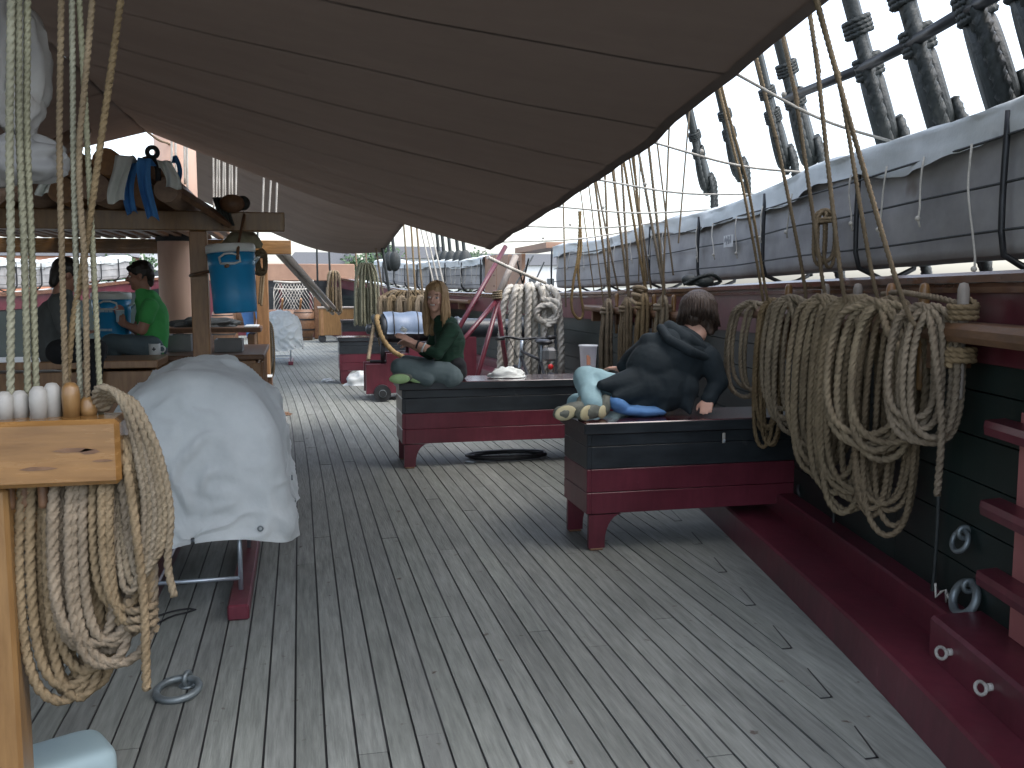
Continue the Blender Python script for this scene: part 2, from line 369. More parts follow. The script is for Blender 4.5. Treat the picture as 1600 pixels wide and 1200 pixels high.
def coil(mb, top, u, n, wd, ln, loops, r, seed=0, fine=2, hang=.12, tail=0, layers=2, lean=0., wraps=2):
    """hank of rope hanging from a pin: long loops, gathered at the top by a few turns"""
    g = random.Random(seed); top = Vector(top); u = Vector(u); n = Vector(n); dn = Vector((0, 0, -1)); pts = []
    for k in range(loops):
        w_ = wd*(.50+.40*g.random()); l_ = ln*(.80+.20*g.random()); lay = k % layers
        on = r*2.0*(.6+lay) + g.uniform(-.3, .3)*r; ou = (k/(max(1, loops-1))-.5)*wd*.35 + g.uniform(-.5, .5)*r
        q = lambda du, dz, dd: top + u*(du+lean*dz) + dn*dz + n*dd
        c = w_/2
        pts += [q(ou*.6, -.014*g.random(), on*.4+r),
                q(ou+c*.62, l_*.06, on), q(ou+c*.90, l_*.20, on), q(ou+c*1.0, l_*.46, on+g.uniform(-.4, .4)*r), q(ou+c*.96, l_*.76, on+g.uniform(-.5, .5)*r),
                q(ou+c*.66, l_*.94, on), q(ou, l_, on+r*.5), q(ou-c*.66, l_*.93, on+r),
                q(ou-c*.98, l_*.74, on+r), q(ou-c*1.0, l_*.44, on+r), q(ou-c*.88, l_*.19, on), q(ou-c*.60, l_*.06, on)]
    pts.append(top+n*r)
    for k in range(wraps):                       # gathering turns round the neck of the hank
        d = ln*hang*(.5+.35*k)+.02; ww = wd*.32
        for a in range(6):
            t = a*math.pi/3; pts.append(top+dn*d+u*(ww*math.cos(t))+n*(r*layers+ (r*layers*1.7)*math.sin(t))+dn*(a*.002))
    if tail:
        pts += [top+dn*.10+n*(r*(2*layers+1.6))+u*(wd*.2), top+dn*(tail*.6)+n*(r*(2*layers+2))+u*(wd*.38), top+dn*tail+n*(r*(2*layers+1.5))+u*(wd*.36)]
    return rope(mb, pts, r, fine=fine)

# ================================================================== SETTING
tag(MB().grid(lambda u, v: ((u-.5)*5000, (v-.5)*5000, -3.2), 2, 2).build('water', 'water'), kind='structure')
deck = MB()
ys = np.linspace(-3, 31, 69)
deck.grid(lambda u, v: ((lambda y, hw: (CX-(hw)+2*hw*u, y, -.006))(-3+34*v, max(.3, R(-3+34*v)-CX+.1))), 2, 68, sm=False)
deck = deck.build('deck', 'pitch'); tag(deck, kind='structure')
PW, GAP = .0985, .0082
def bend(y): 
    d = max(0., y-6); return -(.00357*d*d) if d < 9 else -(.00357*81+.064*(d-9))
def Mg(y): return W(y)-.20                    # inner edge of the margin plank
def plank_poly(x0, ya, yb, step=.8):
    """plank between seams x0 and x0+PW from ya to yb, its near end nibbed into the margin plank"""
    x1 = x0+PW-GAP; n = max(2, int((yb-ya)/step)); left = []; right = []
    Y = [ya+(yb-ya)*k/n for k in range(n+1)]
    def first(xe):                            # smallest y in range where the edge lies inside the margin plank
        for k in range(121):
            y = ya+(yb-ya)*k/120
            if xe+bend(y) <= Mg(y): return y
        return None
    yl = first(x0+PW*.42); yr = first(x1)
    if yl is None: return None
    if yr is None: yr = yb
    L_ = [yl]+[y for y in Y if y > yl+.05]; R_ = [y for y in Y if y > yr+.05]
    pts = [(x0+bend(y), y) for y in L_]
    rr = [(x1+bend(y), y) for y in R_]
    tip = []
    if yr > ya+.02:
        tip = [(x1+bend(yr), yr), (Mg(yl)-.004, yl)] if yr < yb else [(Mg(yb)-.004, yb), (Mg(yl)-.004, yl)]
    else: tip = [(x1+bend(ya), ya)]
    poly = pts + rr[::-1] + tip
    return poly
def add_poly(mb, poly, z0, z1):
    n = len(poly); vs = [(x, y, z0) for x, y in poly]+[(x, y, z1) for x, y in poly]
    fs = [tuple(range(n-1, -1, -1)), tuple(range(n, 2*n))]+[(k, n+k, n+(k+1) % n, (k+1) % n)[::-1] for k in range(n)]
    mb.add(vs, fs)
far = MB(); cnt = 0; caulk = MB()
def nib_caulk(pl, x0):
    tip = [p for p in pl[-2:]]
    if abs(tip[1][1]-pl[0][1]) > 1e-6 or len(pl) < 4: return
    (ax, ay), (bx_, by_) = tip[0], tip[1]
    if ay-by_ < .03: return
    g_ = .008; z = -.0015
    caulk.add([(x0+bend(by_)-.002, by_-g_, z), (bx_+g_, by_-g_, z), (bx_+g_*.2, by_+.002, z), (x0+bend(by_)-.002, by_+.002, z)], [(0, 1, 2, 3)])
    caulk.add([(bx_-.002, by_-g_, z), (bx_+g_, by_-g_, z), (ax+g_, ay, z), (ax-.002, ay, z)], [(0, 1, 2, 3)])
for i in range(-46, 46):
    x0 = .055+i*PW
    g = random.Random(i*31+5)
    near = -2.0 < x0 < 3.1
    cuts = [-2.8]; y = -2.8+g.uniform(1.5, 4.5)
    while y < 30.5: cuts.append(y); y += g.choice((3.2, 4.1, 5.0, 6.1))
    cuts.append(30.6)
    for a, b in zip(cuts[:-1], cuts[1:]):
        if x0 + bend(a) < CX-(R(a)-CX)+.1: continue
        zt = .0+g.uniform(-.0012, .0012)
        if near and a < 13 and b > .6:
            pl = plank_poly(x0, a, b-.004)
            if not pl: continue
            m = MB(); 
            # chamfer: lower body + slightly inset top
            add_poly(m, pl, -.022, zt); o = m.build('plank', 'deck_wood', deck); cnt += 1; nib_caulk(pl, x0)
        else:
            yy = np.arange(a, b, .8).tolist()+[b-.004]
            q0 = [(x0+bend(t), t) for t in yy if x0+PW+bend(t) < W(t)+.1]
            if len(q0) < 2: continue
            add_poly(far, q0+[(p[0]+PW-GAP*.8, p[1]) for p in q0[::-1]], -.02, zt)
tag(far.build('far_planks', 'deck_wood', deck), kind='stuff')
tag(caulk.build('caulking', 'pitch', deck), kind='stuff')
# margin plank under the nibbed ends
mg = MB(); Ym = np.linspace(-2.8, 16, 60)
for a, b in zip(Ym[::15][:-1], Ym[::15][1:]):
    yy = np.linspace(a, b-.006, 16); poly = [(Mg(y)-.16, y) for y in yy]+[(W(y)+.05, y) for y in yy[::-1]]
    m = MB(); add_poly(m, poly[::-1], -.02, -.0035); m.build('margin_plank', 'deck_wood', deck)

def hl(y, off=0., z=0.): return (Vector((W(y)+off, y, z)), Vector((1, 0, 0)))
YS = list(np.arange(-2.8, 31, .35))
# waterway: low red kerb, flat top, second step
ww = empty('waterway', label='red painted waterway kerb running along the foot of the bulwark', cat='kerb')
MB().sweep([(0, -.02), (.012, .145), (.022, .156), (.30, .150), (.30, -.02)], YS, lambda y: hl(y), sm=False).build('lower_step', 'red_paint', ww)
MB().sweep([(.27, .12), (.272, .262), (.282, .272), (.40, .272), (.40, .12)], YS, lambda y: hl(y)).build('upper_step', 'red_paint', ww)
# raised block with eyebolts
Yb = list(np.linspace(1.2, 2.86, 8))
blk = tag(MB().sweep([(.165, .154), (.165, .292), (.178, .304), (.42, .304), (.42, .154)], Yb, lambda y: hl(y)).build('step_block', 'red_paint'),
          'raised red block on the waterway carrying two bright eyebolts', 'block')
for (qx, qy) in ((1487, 1040), (1550, 1100)):
    lo, hi = 1.3, 2.9
    for _ in range(40):
        m_ = (lo+hi)/2
        if px((W(m_)+.165, m_, .23))[0] > qx: lo = m_
        else: hi = m_
    e = empty('eyebolt', (W(m_)+.165, m_, .235), label='small bright eyebolt screwed into the red waterway block', cat='eyebolt', group='eyebolts on the red block')
    MB().tube((-.02, 0, 0), (.006, 0, 0), .013, n=10).build('collar', 'brass_white', e)
    MB().torus((-.042, 0, 0), .020, .006, M=Euler((rad(65), 0, 0)).to_matrix().to_4x4(), nu=18, nv=8).build('eye', 'brass_white', e)

# bulwark: planked wall, red clamp strake, cap rail
bw = empty('bulwark', label='dark green planked bulwark with red upper strake and wooden cap rail', cat='wall')
zs = [.255, .43, .60, .77, .94, 1.11, 1.22]
def wallfn(y): return hl(y, .38)
def gun(y): return 11.9 < y < 12.9
for a, b in zip(zs[:-1], zs[1:]):
    for ya, yb in ((-2.8, 5.1), (5.1, 11.9), (12.9, 21), (21, 30.8)) if .5 < a < 1.0 else ((-2.8, 3.6), (3.6, 9.8), (9.8, 17), (17, 24), (24, 30.8)):
        yy = list(np.arange(ya, yb-.01, .45))+[yb-.004]
        MB().sweep([(0, a+.003), (0, b-.003), (.08, b-.003), (.08, a+.003)], yy, wallfn).build('wall_plank', 'green_paint', bw)
def rzfn(off): return lambda y: (Vector((W(y)+.38+off, y, RZ(y))), Vector((1, 0, 0)))
MB().sweep([(-.03, -.33), (-.03, -.075), (.10, -.075), (.10, -.33)], YS, rzfn(0)).build('red_strake', 'red_paint', bw)
MB().sweep([(-.055, -.075), (-.06, -.055), (-.055, -.04), (.12, -.04), (.12, -.075)], YS, rzfn(0)).build('lower_rail', 'rail_wood', bw)
MB().sweep([(-.085, -.038), (-.09, -.012), (-.08, 0), (.20, 0), (.21, -.038)], YS, rzfn(0)).build('cap_rail', 'rail_wood', bw)
MB().sweep([(.13, -3.1), (.13, -.34), (.22, -.34), (.22, -3.1)], YS, rzfn(0)).build('outer_planking', 'black_paint', bw)

# port bulwark (far side of the deck, seen past the ropes)
def pf(off): return lambda y: (Vector((2*CX-W(y)-.38-off, y, RZ(y))), Vector((-1, 0, 0)))
pb = empty('bulwark', label='far bulwark of the ship seen behind the seated crew and spars', cat='wall')
MB().sweep([(0, -1.45), (0, -.35), (.1, -.35), (.1, -1.45)][::-1], YS, pf(0)).build('wall_plank', 'green_paint', pb)
MB().sweep([(-.03, -.34), (-.03, -.08), (.1, -.08), (.1, -.34)][::-1], YS, pf(0)).build('red_strake', 'red_paint', pb)
MB().sweep([(-.09, -.08), (-.09, 0), (.2, 0), (.2, -.08)][::-1], YS, pf(0)).build('cap_rail', 'rail_wood', pb)
MB().sweep([(.13, -3.1), (.13, -.3), (.22, -.3), (.22, -3.1)][::-1], YS, pf(0)).build('outer_planking', 'black_paint', pb)

# ------------------------------------------------------------------ hammock netting
def netting(y0, y1, name_label, side=1, stan=None, ties=None, grp=None):
    t = empty('hammock_netting', label=name_label, cat='netting')
    fx = (lambda y, o: R(y)+o) if side > 0 else (lambda y, o: 2*CX-R(y)-o)
    ny = int((y1-y0)/.11)
    def topz(y): return RZ(y)+.60+.02*math.sin(y*1.7)
    def inner(u, v):                       # u along, v from inner top down, round the bottom, up the outer side
        y = y0+(y1-y0)*u; h = topz(y)-RZ(y)-.07
        a = v*3.0
        if a < 1: o = .004+.014*a**4; z = RZ(y)+.060+h*(1-a)+.0
        elif a < 2: o = .018+.262*(a-1); z = RZ(y)+.060-.012*math.sin(math.pi*(a-1))
        else: o = .28+.03*math.sin(math.pi*(a-2)); z = RZ(y)+.065+h*(a-2)
        nz = noise.noise(Vector((y*1.1, z*1.6, side*3.3)))*.016+noise.noise(Vector((y*3.2+z*3, z*2.0, 9)))*.014+(.5-abs(noise.noise(Vector((y*5+z*4, z*5-y*2, 4)))))*.018
        return (fx(y, o+nz), y, z+nz*.3)
    MB().grid(inner, ny*2, 45, sm=True).build('cloth', 'canvas_grey', t)
    def cover(u, v):
        y = y0-.04+(y1-y0+.08)*u; sc = .014*math.sin(y*3.7)+.035*noise.noise(Vector((y*1.3, 5, side))); a = v*3
        if a < 1: o = -.025+.01*math.sin(y*9); z = topz(y)-(.13+sc)*(1-a)
        elif a < 2: o = -.025+.34*(a-1); z = topz(y)+.045*math.sin(math.pi*(a-1))
        else: o = .315; z = topz(y)-(.12+sc)*(a-2)
        nz = noise.noise(Vector((y*5, z*4, 2.2+a)))*.012+noise.noise(Vector((y*16, a*3, 1)))*.006+.02*noise.noise(Vector((y*2, a, 7)))
        return (fx(y, o+nz*(-1 if a < 1 else 1)), y, z+nz)
    MB().grid(cover, ny*2, 24, sm=True).build('top_cover', 'canvas_white', t)
    for y in stan:
        m = MB(); z0 = RZ(y); zt = topz(y)-.03
        rope(m, [(fx(y, -.028), y, zt), (fx(y, -.034), y, z0+.25), (fx(y, -.02), y, z0+.06), (fx(y, .06), y, z0+.02), (fx(y, .13), y, z0-.01)], .0125 if y < 13 else .018, fine=0)
        rope(m, [(fx(y, .30), y, zt), (fx(y, .31), y, z0+.1), (fx(y, .24), y, z0+.02), (fx(y, .13), y, z0-.01)], .014, fine=0)
        m.build('stanchion', 'iron', t)
    for k, hz in enumerate((.47, .31, .14)):
        m = MB(); P = []
        for y in np.arange(y0, y1+.01, .25): P.append((fx(y, -.030), y, RZ(y)+hz+.010*noise.noise(Vector((y*.9, k*5, side)))))
        rope(m, P, .005, fine=0); m.build('ridge_rope', 'rope_tar', t)
    for (y, l1) in (ties or []):
        m = MB(); g = random.Random(int(y*100)); o = -.045; zt = topz(y)-.11; dy = g.uniform(-.06, .10)
        P = [(fx(y, o), y, zt), (fx(y-dy*.1, o-.012), y-dy*.1, zt-l1*.35), (fx(y-dy*.6, o-.012), y-dy*.6, zt-l1*.7), (fx(y-dy, o-.012), y-dy, zt-l1), (fx(y-dy, o-.03), y-dy+.008, zt-l1-.008), (fx(y-dy, o-.012), y-dy-.006, zt-l1-.035)]
        rope(m, P, .0045, fine=0); m.sphere((fx(y-dy, o-.02), y-dy, zt-l1), .011, nu=8, nv=6); m.build('tie_cord', 'rope_white', t)
    return t
st = [onrail(q, -.03, 1.8) for q in (1568, 1339, 1193, 1091, 1015, 951, 905, 862)]+[1.5]
tie_px = [(1515, .46), (1441, .25), (1383, .28), (1327, .24), (1236, .22), (1190, .20), (1150, .26), (1113, .24), (1088, .25), (1035, .2), (1018, .2), (985, .2), (960, .2), (912, .2), (890, .2), (873, .18)]
netting(.9, 12.2, 'long canvas hammock netting with white cover above the pin rail of coiled ropes', 1, st, [(onrail(q, -.05, 1.95), l) for q, l in tie_px])
netting(16.1, 25, 'shorter canvas hammock netting beyond the peach coloured boards', 1, [16.15, 17.3, 18.4, 19.5, 20.6, 21.7, 22.8, 24], [(16.3+.33*k, .3) for k in range(22)])
netting(4, 27, 'hammock netting along the far rail behind the stacked spars', -1, list(np.arange(4.5, 27, 1.2)), None)
# faded maker's label on the cloth
yl = onrail(1143, -.03, 1.8)
lb = empty('cloth_label', (0, 0, 0), label='faded white printed label on the grey hammock cloth', cat='label')
T = tang(yl); Mx = frame(hull(yl, -.055, RZ(yl)+.31), -T, (0, 0, 1))
lb.matrix_world = Mx
MB().box((0, 0, 0), (.21, .004, .085), b=.001).build('patch', 'label_paper', lb)
for k in range(9): MB().box((-.075+.0175*k, .004 if (Mx.to_3x3() @ Vector((0, 1, 0))).x < 0 else -.004, .012*math.sin(k*1.9)+.008), (.010, .002, .03+.012*(k % 3)), b=.0005).build('letter', 'print_grey', lb)

# peach boards closing the gangway gap
for k in range(3):
    y0_ = 13.95+.72*k; yy = [y0_+.69*j/3 for j in range(4)]
    if k == 0: gb = empty('gangway_boards', label='peach painted upright boards standing on the rail at the gangway', cat='boards')
    MB().sweep([(.02, .0), (.02, .60+.02*k), (.08, .60+.02*k), (.08, 0)], yy, rzfn(0)).build('board', 'peach_paint', gb)
    for zz in (.12, .3, .48):
        MB().sphere((R(y0_+.12)+.018, y0_+.12, RZ(y0_)+zz), .012, nu=8, nv=6).build('bolt', 'iron', gb)
tag(MB().sweep([(-.10, .60), (-.10, .68), (.24, .68), (.24, .60)], [12.3, 13, 13.9], rzfn(0)).build('gangway_beam', 'peach_paint'), 'peach wooden beam bridging the gap in the netting', 'beam')

# ------------------------------------------------------------------ pin rail (starboard)
def pinrail(y0, y1, z, off, label):
    t = empty('pin_rail', label=label, cat='rail'); yy = list(np.linspace(y0, y1, 12))
    MB().sweep([(off-.08, z-.032), (off-.092, z-.01), (off-.092, z+.015), (off-.08, z+.035), (off+.06, z+.035), (off+.06, z-.032)], yy, lambda y: hl(y, .38)).build('plank', 'brown_wood', t)
    for y in yy[1::3]:
        MB().box((0, 0, 0), (.16, .06, .12)).build('bracket', 'brown_wood', t, loc=(R(y)+off+.02, y, z-.085))
    return t
PZ = 1.335
pinrail(1.6, 5.6, PZ, -.10, 'weathered wooden pin rail holding the nearest row of big rope coils')
pinrail(7.0, 10.4, 1.25, -.10, 'wooden pin rail with brown coils behind the person in the dark jacket')
pinrail(16.4, 24, 1.22, -.10, 'distant wooden pin rail below the farther hammock netting')
pin_proto = None
def pin(loc, m='varnish_y', L=.42, label='turned wooden belaying pin standing in the pin rail', grp='belaying pins in the pin rails', r=.02):
    t = empty('belaying_pin', loc, label=label, cat='pin', group=grp)
    MB().lathe([(.002, .178), (r*.7, .174), (r, .155), (r*1.05, .12), (r*.8, .05), (r*1.25, .036), (r*1.25, .036)], 12).build('handle', m, t)
    MB().lathe([(r*.62, -L+.18), (r*.75, -L+.19), (r*.8, .036)], 12).build('shaft', m, t)
    return t
pins_px = [1232, 1290, 1340, 1392, 1444, 1505]
pin_y = [onrail(q, -.14, 1.45) for q in pins_px]
for k_, y in enumerate(pin_y): pin(hull(y, -.14, PZ), m=('varnish_y', 'grey_wood', 'grey_wood', 'oak', 'varnish_y', 'grey_wood')[k_])

# ------------------------------------------------------------------ mast, far end of deck
mast = empty('mast', (CX+.08, 11.2, 0), label='thick peach painted mast rising between the two awnings', cat='mast')
MB().lathe([(.23, 0), (.225, 3), (.20, 9), (.17, 16)], 28).build('pole', 'mast_paint', mast)
for z in (2.0, 5, 8): MB().lathe([(.235, z), (.245, z+.02), (.245, z+.10), (.235, z+.12)], 28, cap=False).build('band', 'iron', mast)
miz = empty('mast', (CX-.05, 2.9, 0), label='near varnished mast standing behind the honey coloured rope rail', cat='mast')
MB().lathe([(.17, 0), (.165, 3), (.14, 8), (.12, 14)], 24).build('pole', 'varnish_y', miz)

fe = empty('deck_bulkhead', (0, 0, 0), label='peach beam and dark openings closing the far end of the deck', cat='bulkhead')
Y0 = 29.5
MB().box((-1.1, Y0, 1.92), (5.6, .25, .52), b=.02).build('beam', 'peach_paint', fe)
MB().box((-1.1, Y0+1.3, .85), (5.4, .1, 1.7)).build('back_wall', 'black_paint', fe)
for x in (-2.6, -.55, .35, 1.2): MB().box((x, Y0, .84), (.09, .12, 1.66)).build('post', 'red_paint', fe)
MB().box((-1.1, Y0, .12), (5.4, .2, .24)).build('sill', 'red_paint', fe)
MB().box((-.4, Y0-1.2, .06), (2.2, .9, .12)).build('step', 'red_paint', fe)
# rolled net hanging in the opening
nt_ = empty('cargo_net', (0, 0, 0), label='pale rope net hanging in the dark opening below the peach beam', cat='net')
for k in range(11):
    for d in (-1, 1):
        m = MB(); x0_ = -.65+.09*k; P = [(x0_+d*.0, Y0-.2, 1.62)]
        for j in range(1, 7): P.append((min(.45, max(-.75, x0_+d*.085*j))+.01*math.sin(j*2+k), Y0-.2-.10*math.sin(j*.5), 1.62-.155*j))
        rope(m, P, .010, fine=0); m.build('net_cord', 'rope_white', nt_)
for zz in (1.64, 1.42): 
    m = MB(); rope(m, [(-.75, Y0-.22, zz), (-.1, Y0-.24, zz-.03), (.45, Y0-.22, zz+.02)], .03, fine=0); m.build('head_rope', 'rope_white', nt_)

# ------------------------------------------------------------------ awnings
def awning(name_label, ridge, edge, farE, y0, y1, n_panels, side, sagf, seed, xrf=None):
    """ridge(y)->z, edge(y)->(x,z); farE: extra shape; panels run athwartships between seams"""
    t = empty('awning', label=name_label, cat='awning'); g = random.Random(seed)
    xr = CX
    def surf(u, y):
        ex, ez = edge(y); rz = ridge(y); xr = xrf(y) if xrf else CX; x = xr+(ex-xr)*u
        z = rz+(ez-rz)*u - sagf(u, y)
        z += .012*noise.noise(Vector((x*1.2, y*2.2, seed)))+.006*noise.noise(Vector((x*.8, y*7, seed+4)))
        return (x, y, z)
    cuts = np.linspace(y0, y1, n_panels+1)
    for a, b in zip(cuts[:-1], cuts[1:]):
        MB().grid(lambda u, v: surf(u, a+(b-a)*v - (0.006 if v == 0 else 0)), 48, 10).build('canvas_panel', 'canvas_brown', t)
    for k, c in enumerate(cuts):
        w_ = .008 if k % 3 else .016
        c0 = c-w_/2; m = MB()
        m.grid(lambda u, v: (lambda p: (p[0], p[1], p[2]-.003))(surf(u, min(max(c0+w_*v, y0), y1))), 48, 2); m.build('seam', 'canvas_brown', t)
    m = MB(); m.grid(lambda u, v: (lambda p: (p[0], p[1], p[2]-.008))(surf(1-.018*u, y0+(y1-y0)*v)), 2, 60); m.build('hem', 'canvas_brown', t)
    m = MB(); rope(m, [surf(1.0, y0+(y1-y0)*k/80) for k in range(81)], .006, fine=0); m.build('bolt_rope', 'canvas_brown', t)
    return t, surf
e_y = [-2.5, 1.5, 3.2, 4.23, 5.28, 6.77, 8.2, 9.68]; e_z = [2.68, 2.66, 2.60, 2.45, 2.29, 2.15, 2.03, 1.885]
def edge1(y):
    ph = (y % 1.02)/1.02; sc = .016*math.sin(math.pi*ph)
    return (2.0-sc*1.2, float(np.interp(y, e_y, e_z))+sc*.25)
def ridge1(y): return 2.98-.05*math.sin(math.pi*min(1, max(0, (y+1)/10.7)))
awn, asurf = awning('big brown canvas awning stretched low over the near deck', ridge1, edge1, None, 1.7, 9.7, 10, 1, lambda u, y: (.02+.05*max(0, (y-2)/8))*math.sin(math.pi*u), 3)
def edge1p(y): return (2*CX-2.6, 1.95)
awning('brown canvas awning sloping down to the far rail beyond the ridge', ridge1, edge1p, None, 1.7, 9.7, 8, -1, lambda u, y: .05*math.sin(math.pi*u), 5)
def edge2(y): return (1.6+.15*(y-12.2)/7.8, 2.62-.40*(y-12.2)/7.8)
awning('farther brown awning hanging in a deep belly forward of the mast', lambda y: 3.75-.05*(y-12), edge2, None, 12.2, 20, 8, 1, lambda u, y: (.10+.24*((y-12.2)/7.8))*math.sin(math.pi*u**1.5), 8, xrf=lambda y: CX-.10-.75*(y-12.2)/7.8)
MB_r = MB(); rope(MB_r, [(CX, 1.2, 2.985), (CX, 4.5, 2.94), (CX, 9.7, 2.99), (CX+.05, 11.0, 3.05)], .012, fine=0); tag(MB_r.build('ridge_rope', 'rope_tan'), 'ridge rope carrying the middle of the brown awnings', 'rope')
# awning lacing out to the rigging
tie_y = [4.08, 5.1, 6.12, 7.14, 8.16, 9.18]
for k, y in enumerate(tie_y):
    a = Vector(asurf(1.0, y)); b = hull(y-.15, .12, RZ(y)+.62)
    m = MB(); mid = (a+b)/2+Vector((0, 0, -.04)); rope(m, [a, mid, b], .007, fine=0)
    m.sphere(a+(b-a)*.28, .013, nu=8, nv=6)
    tag(m.build('awning_lacing', 'rope_white'), 'pale cord lacing the brown awning edge out to the hammock netting', 'cord', 'awning edge lacings')
# bright corner clew with line at the far starboard corner of the awning

# far deck: windlass, bitts and casks in front of the bulkhead
wl_ = empty('windlass', (-.6, 27.2, 0), label='dark wooden windlass barrel between posts at the far end of the deck', cat='windlass')
MB().tube((-1.1, 0, .62), (1.0, 0, .62), .22, n=16).build('barrel', 'brown_wood', wl_)
for x in (-1.2, 1.1): MB().box((x, 0, .6), (.2, .35, 1.2), b=.02).build('bitt', 'brown_wood', wl_)
for x in (-.6, .1, .6): MB().tube((x, -.05, .7), (x+.05, -.6, 1.15), .03, n=8).build('handspike', 'oak', wl_)
for k, (x, y, lab) in enumerate(((-1.9, 24.5, 'dark cask standing beyond the distant covered raft'), (.1, 26.6, 'dark cask standing before the windlass by the wooden locker'))):
    cb = empty('cask', (x, y, 0), label=lab, cat='cask'); MB().lathe([(.24, 0), (.30, .25), (.31, .42), (.30, .6), (.24, .85)], 20).build('staves', 'brown_wood', cb)
    for z in (.1, .3, .58, .76): MB().lathe([(.285+.03*(1 if .2 < z < .7 else -.8), z-.02), (.29+.03*(1 if .2 < z < .7 else -.8), z+.02)], 20, cap=False).build('hoop', 'iron', cb)
for k, x in enumerate((-2.3, -1.75, -1.2, .55, .95)):
    m = MB(); m.tube((0, 0, 0), (.3-.1*k, .2, 5.5), .03, .03, 8); tag(m.build('far_line', 'rope_tar', loc=(x, 28.6, .3)), 'dark standing line rising at the far end of the deck', 'rope', 'dark lines at the far end')

# ================================================================== ROPES ON THE STARBOARD PIN RAIL
def depth(P): return (Vector(P)-_c).dot(_f)
GR = 'rope coils hanging on the pin rail'
SC = [ # px, y top, y bottom, width px, loops, material, radius, layers, off(inward), label, tail px
 (1182, 474, 624, 84, 5, 'rope_grey', .0135, 2, -.17, 'short grey rope coil at the end of the row beside the dark jacket', 0),
 (1208, 470, 712, 46, 6, 'rope_gold', .0125, 2, -.19, 'narrow golden brown rope coil between the grey coils', 0),
 (1240, 466, 682, 74, 7, 'rope_grey', .0150, 2, -.20, 'grey rope coil with a white whipped end just right of the golden brown coil', 0),
 (1290, 466, 752, 92, 8, 'rope_grey', .0150, 2, -.20, 'grey rope coil of long loops next to the fullest hank', 0),
 (1338, 468, 806, 112, 9, 'rope_grey', .0155, 2, -.19, 'fullest grey rope hank with its loops reaching lowest but one', 0),
 (1394, 470, 850, 88, 7, 'rope_tan', .0135, 2, -.17, 'yellowish rope coil that hangs lowest behind the grey hanks', 0),
 (1376, 474, 728, 118, 6, 'rope_grey', .0155, 2, -.25, 'wide open grey rope loop hanging in front of the lowest yellowish coil', 600),
 (1450, 482, 694, 98, 6, 'rope_tan', .0140, 2, -.21, 'tan rope coil with a long free end hanging below its loops', 766),
]
FALL = { 1182: [(1192, 468), (1162, 300), (1126, 150)], 1208: [(1200, 470), (1170, 300), (1131, 150)], 1240: [(1258, 452), (1216, 232), (1184, 100)],
         1290: [(1288, 455), (1243, 150), (1224, 60)], 1338: [(1318, 456), (1276, 95), (1262, 0)], 1394: [(1370, 462), (1312, 132), (1272, -20)], 1450: [(1420, 492), (1346, 252), (1272, -10)] }
for k, (cx_, yt, yb, wp, lp, m_, r_, ly, off, lab, tl) in enumerate(SC):
    y = onrail(cx_, off, 1.35); s = depth(hull(y, off, 1.2))/FPX
    zt = 1.5-(yt-447)*s*1.0; top = hull(y, off, zt)
    t = empty('rope_coil', top, label=lab, cat='rope', group=GR)
    m = MB(); coil(m, (0, 0, 0), Vector((.5, -.866, 0)), Vector((-.866, -.5, 0)), wp*s*1.12, (yb-yt)*s, lp, r_, seed=40+k, fine=2, layers=ly, tail=(tl-yt)*s if tl else 0, wraps=0); m.build('hank', m_, t)
    if cx_ in FALL:
        q = FALL[cx_]; P = [hull(y, off+.03, zt-.05)-top]
        yy = y
        for j, (a, b) in enumerate(q): P.append(at(a, b, y-.02*j-(.05 if cx_ > 1300 else 0)*j)-top)
        d = (P[-1]-P[-2]).normalized(); P.append(P[-1]+d*3.5)
        m = MB(); rope(m, P, r_*.72, fine=1); m.build('fall', 'rope_tan', t)
# white whipped end
y = onrail(1238, -.24, 1.2); e = empty('rope_end', at(1238, 540, y), label='short whitish frayed rope end poking from a grey coil', cat='rope')
m = MB(); rope(m, [(0, .03, .01), (-.01, 0, 0), (-.03, -.02, -.02)], .011, fine=1); m.build('end', 'rope_white', e)
# turns round the last pin
y = pin_y[-1]; e = empty('rope_turns', hull(y, -.14, PZ), label='tan rope turns wound round the last belaying pin', cat='rope')
m = MB(); P = []
for k in range(40):
    a = k*math.pi/3; P.append((.032*math.cos(a)*1.3, .05*math.sin(a), .055+.018*(k//6)-.0 if k < 20 else -.06-.018*((k-20)//6)))
rope(m, P, .012, fine=2); m.build('turns', 'rope_tan', e)
m = MB(); dv = hull(pin_y[-2], -.14, 0)-hull(y, -.14, 0); rope(m, [(0, 0, .10), dv*.4+Vector((-.03, 0, .12)), dv*.9+Vector((-.03, 0, .13)), dv*1.6+Vector((-.02, 0, .14)), dv*2.3+Vector((0, 0, .13))], .012, fine=2); m.build('lead', 'rope_tan', e)

# loose hank hanging on the ropes high up
e = empty('rope_coil', at(1286, 330, 4.3), label='small tan rope hank hung up on the rigging in front of the netting', cat='rope', group=None)
m = MB(); coil(m, (0, 0, 0), Vector((1, 0, 0)), Vector((0, -1, 0)), .13, .30, 4, .010, seed=3, fine=1); m.build('hank', 'rope_tan', e)

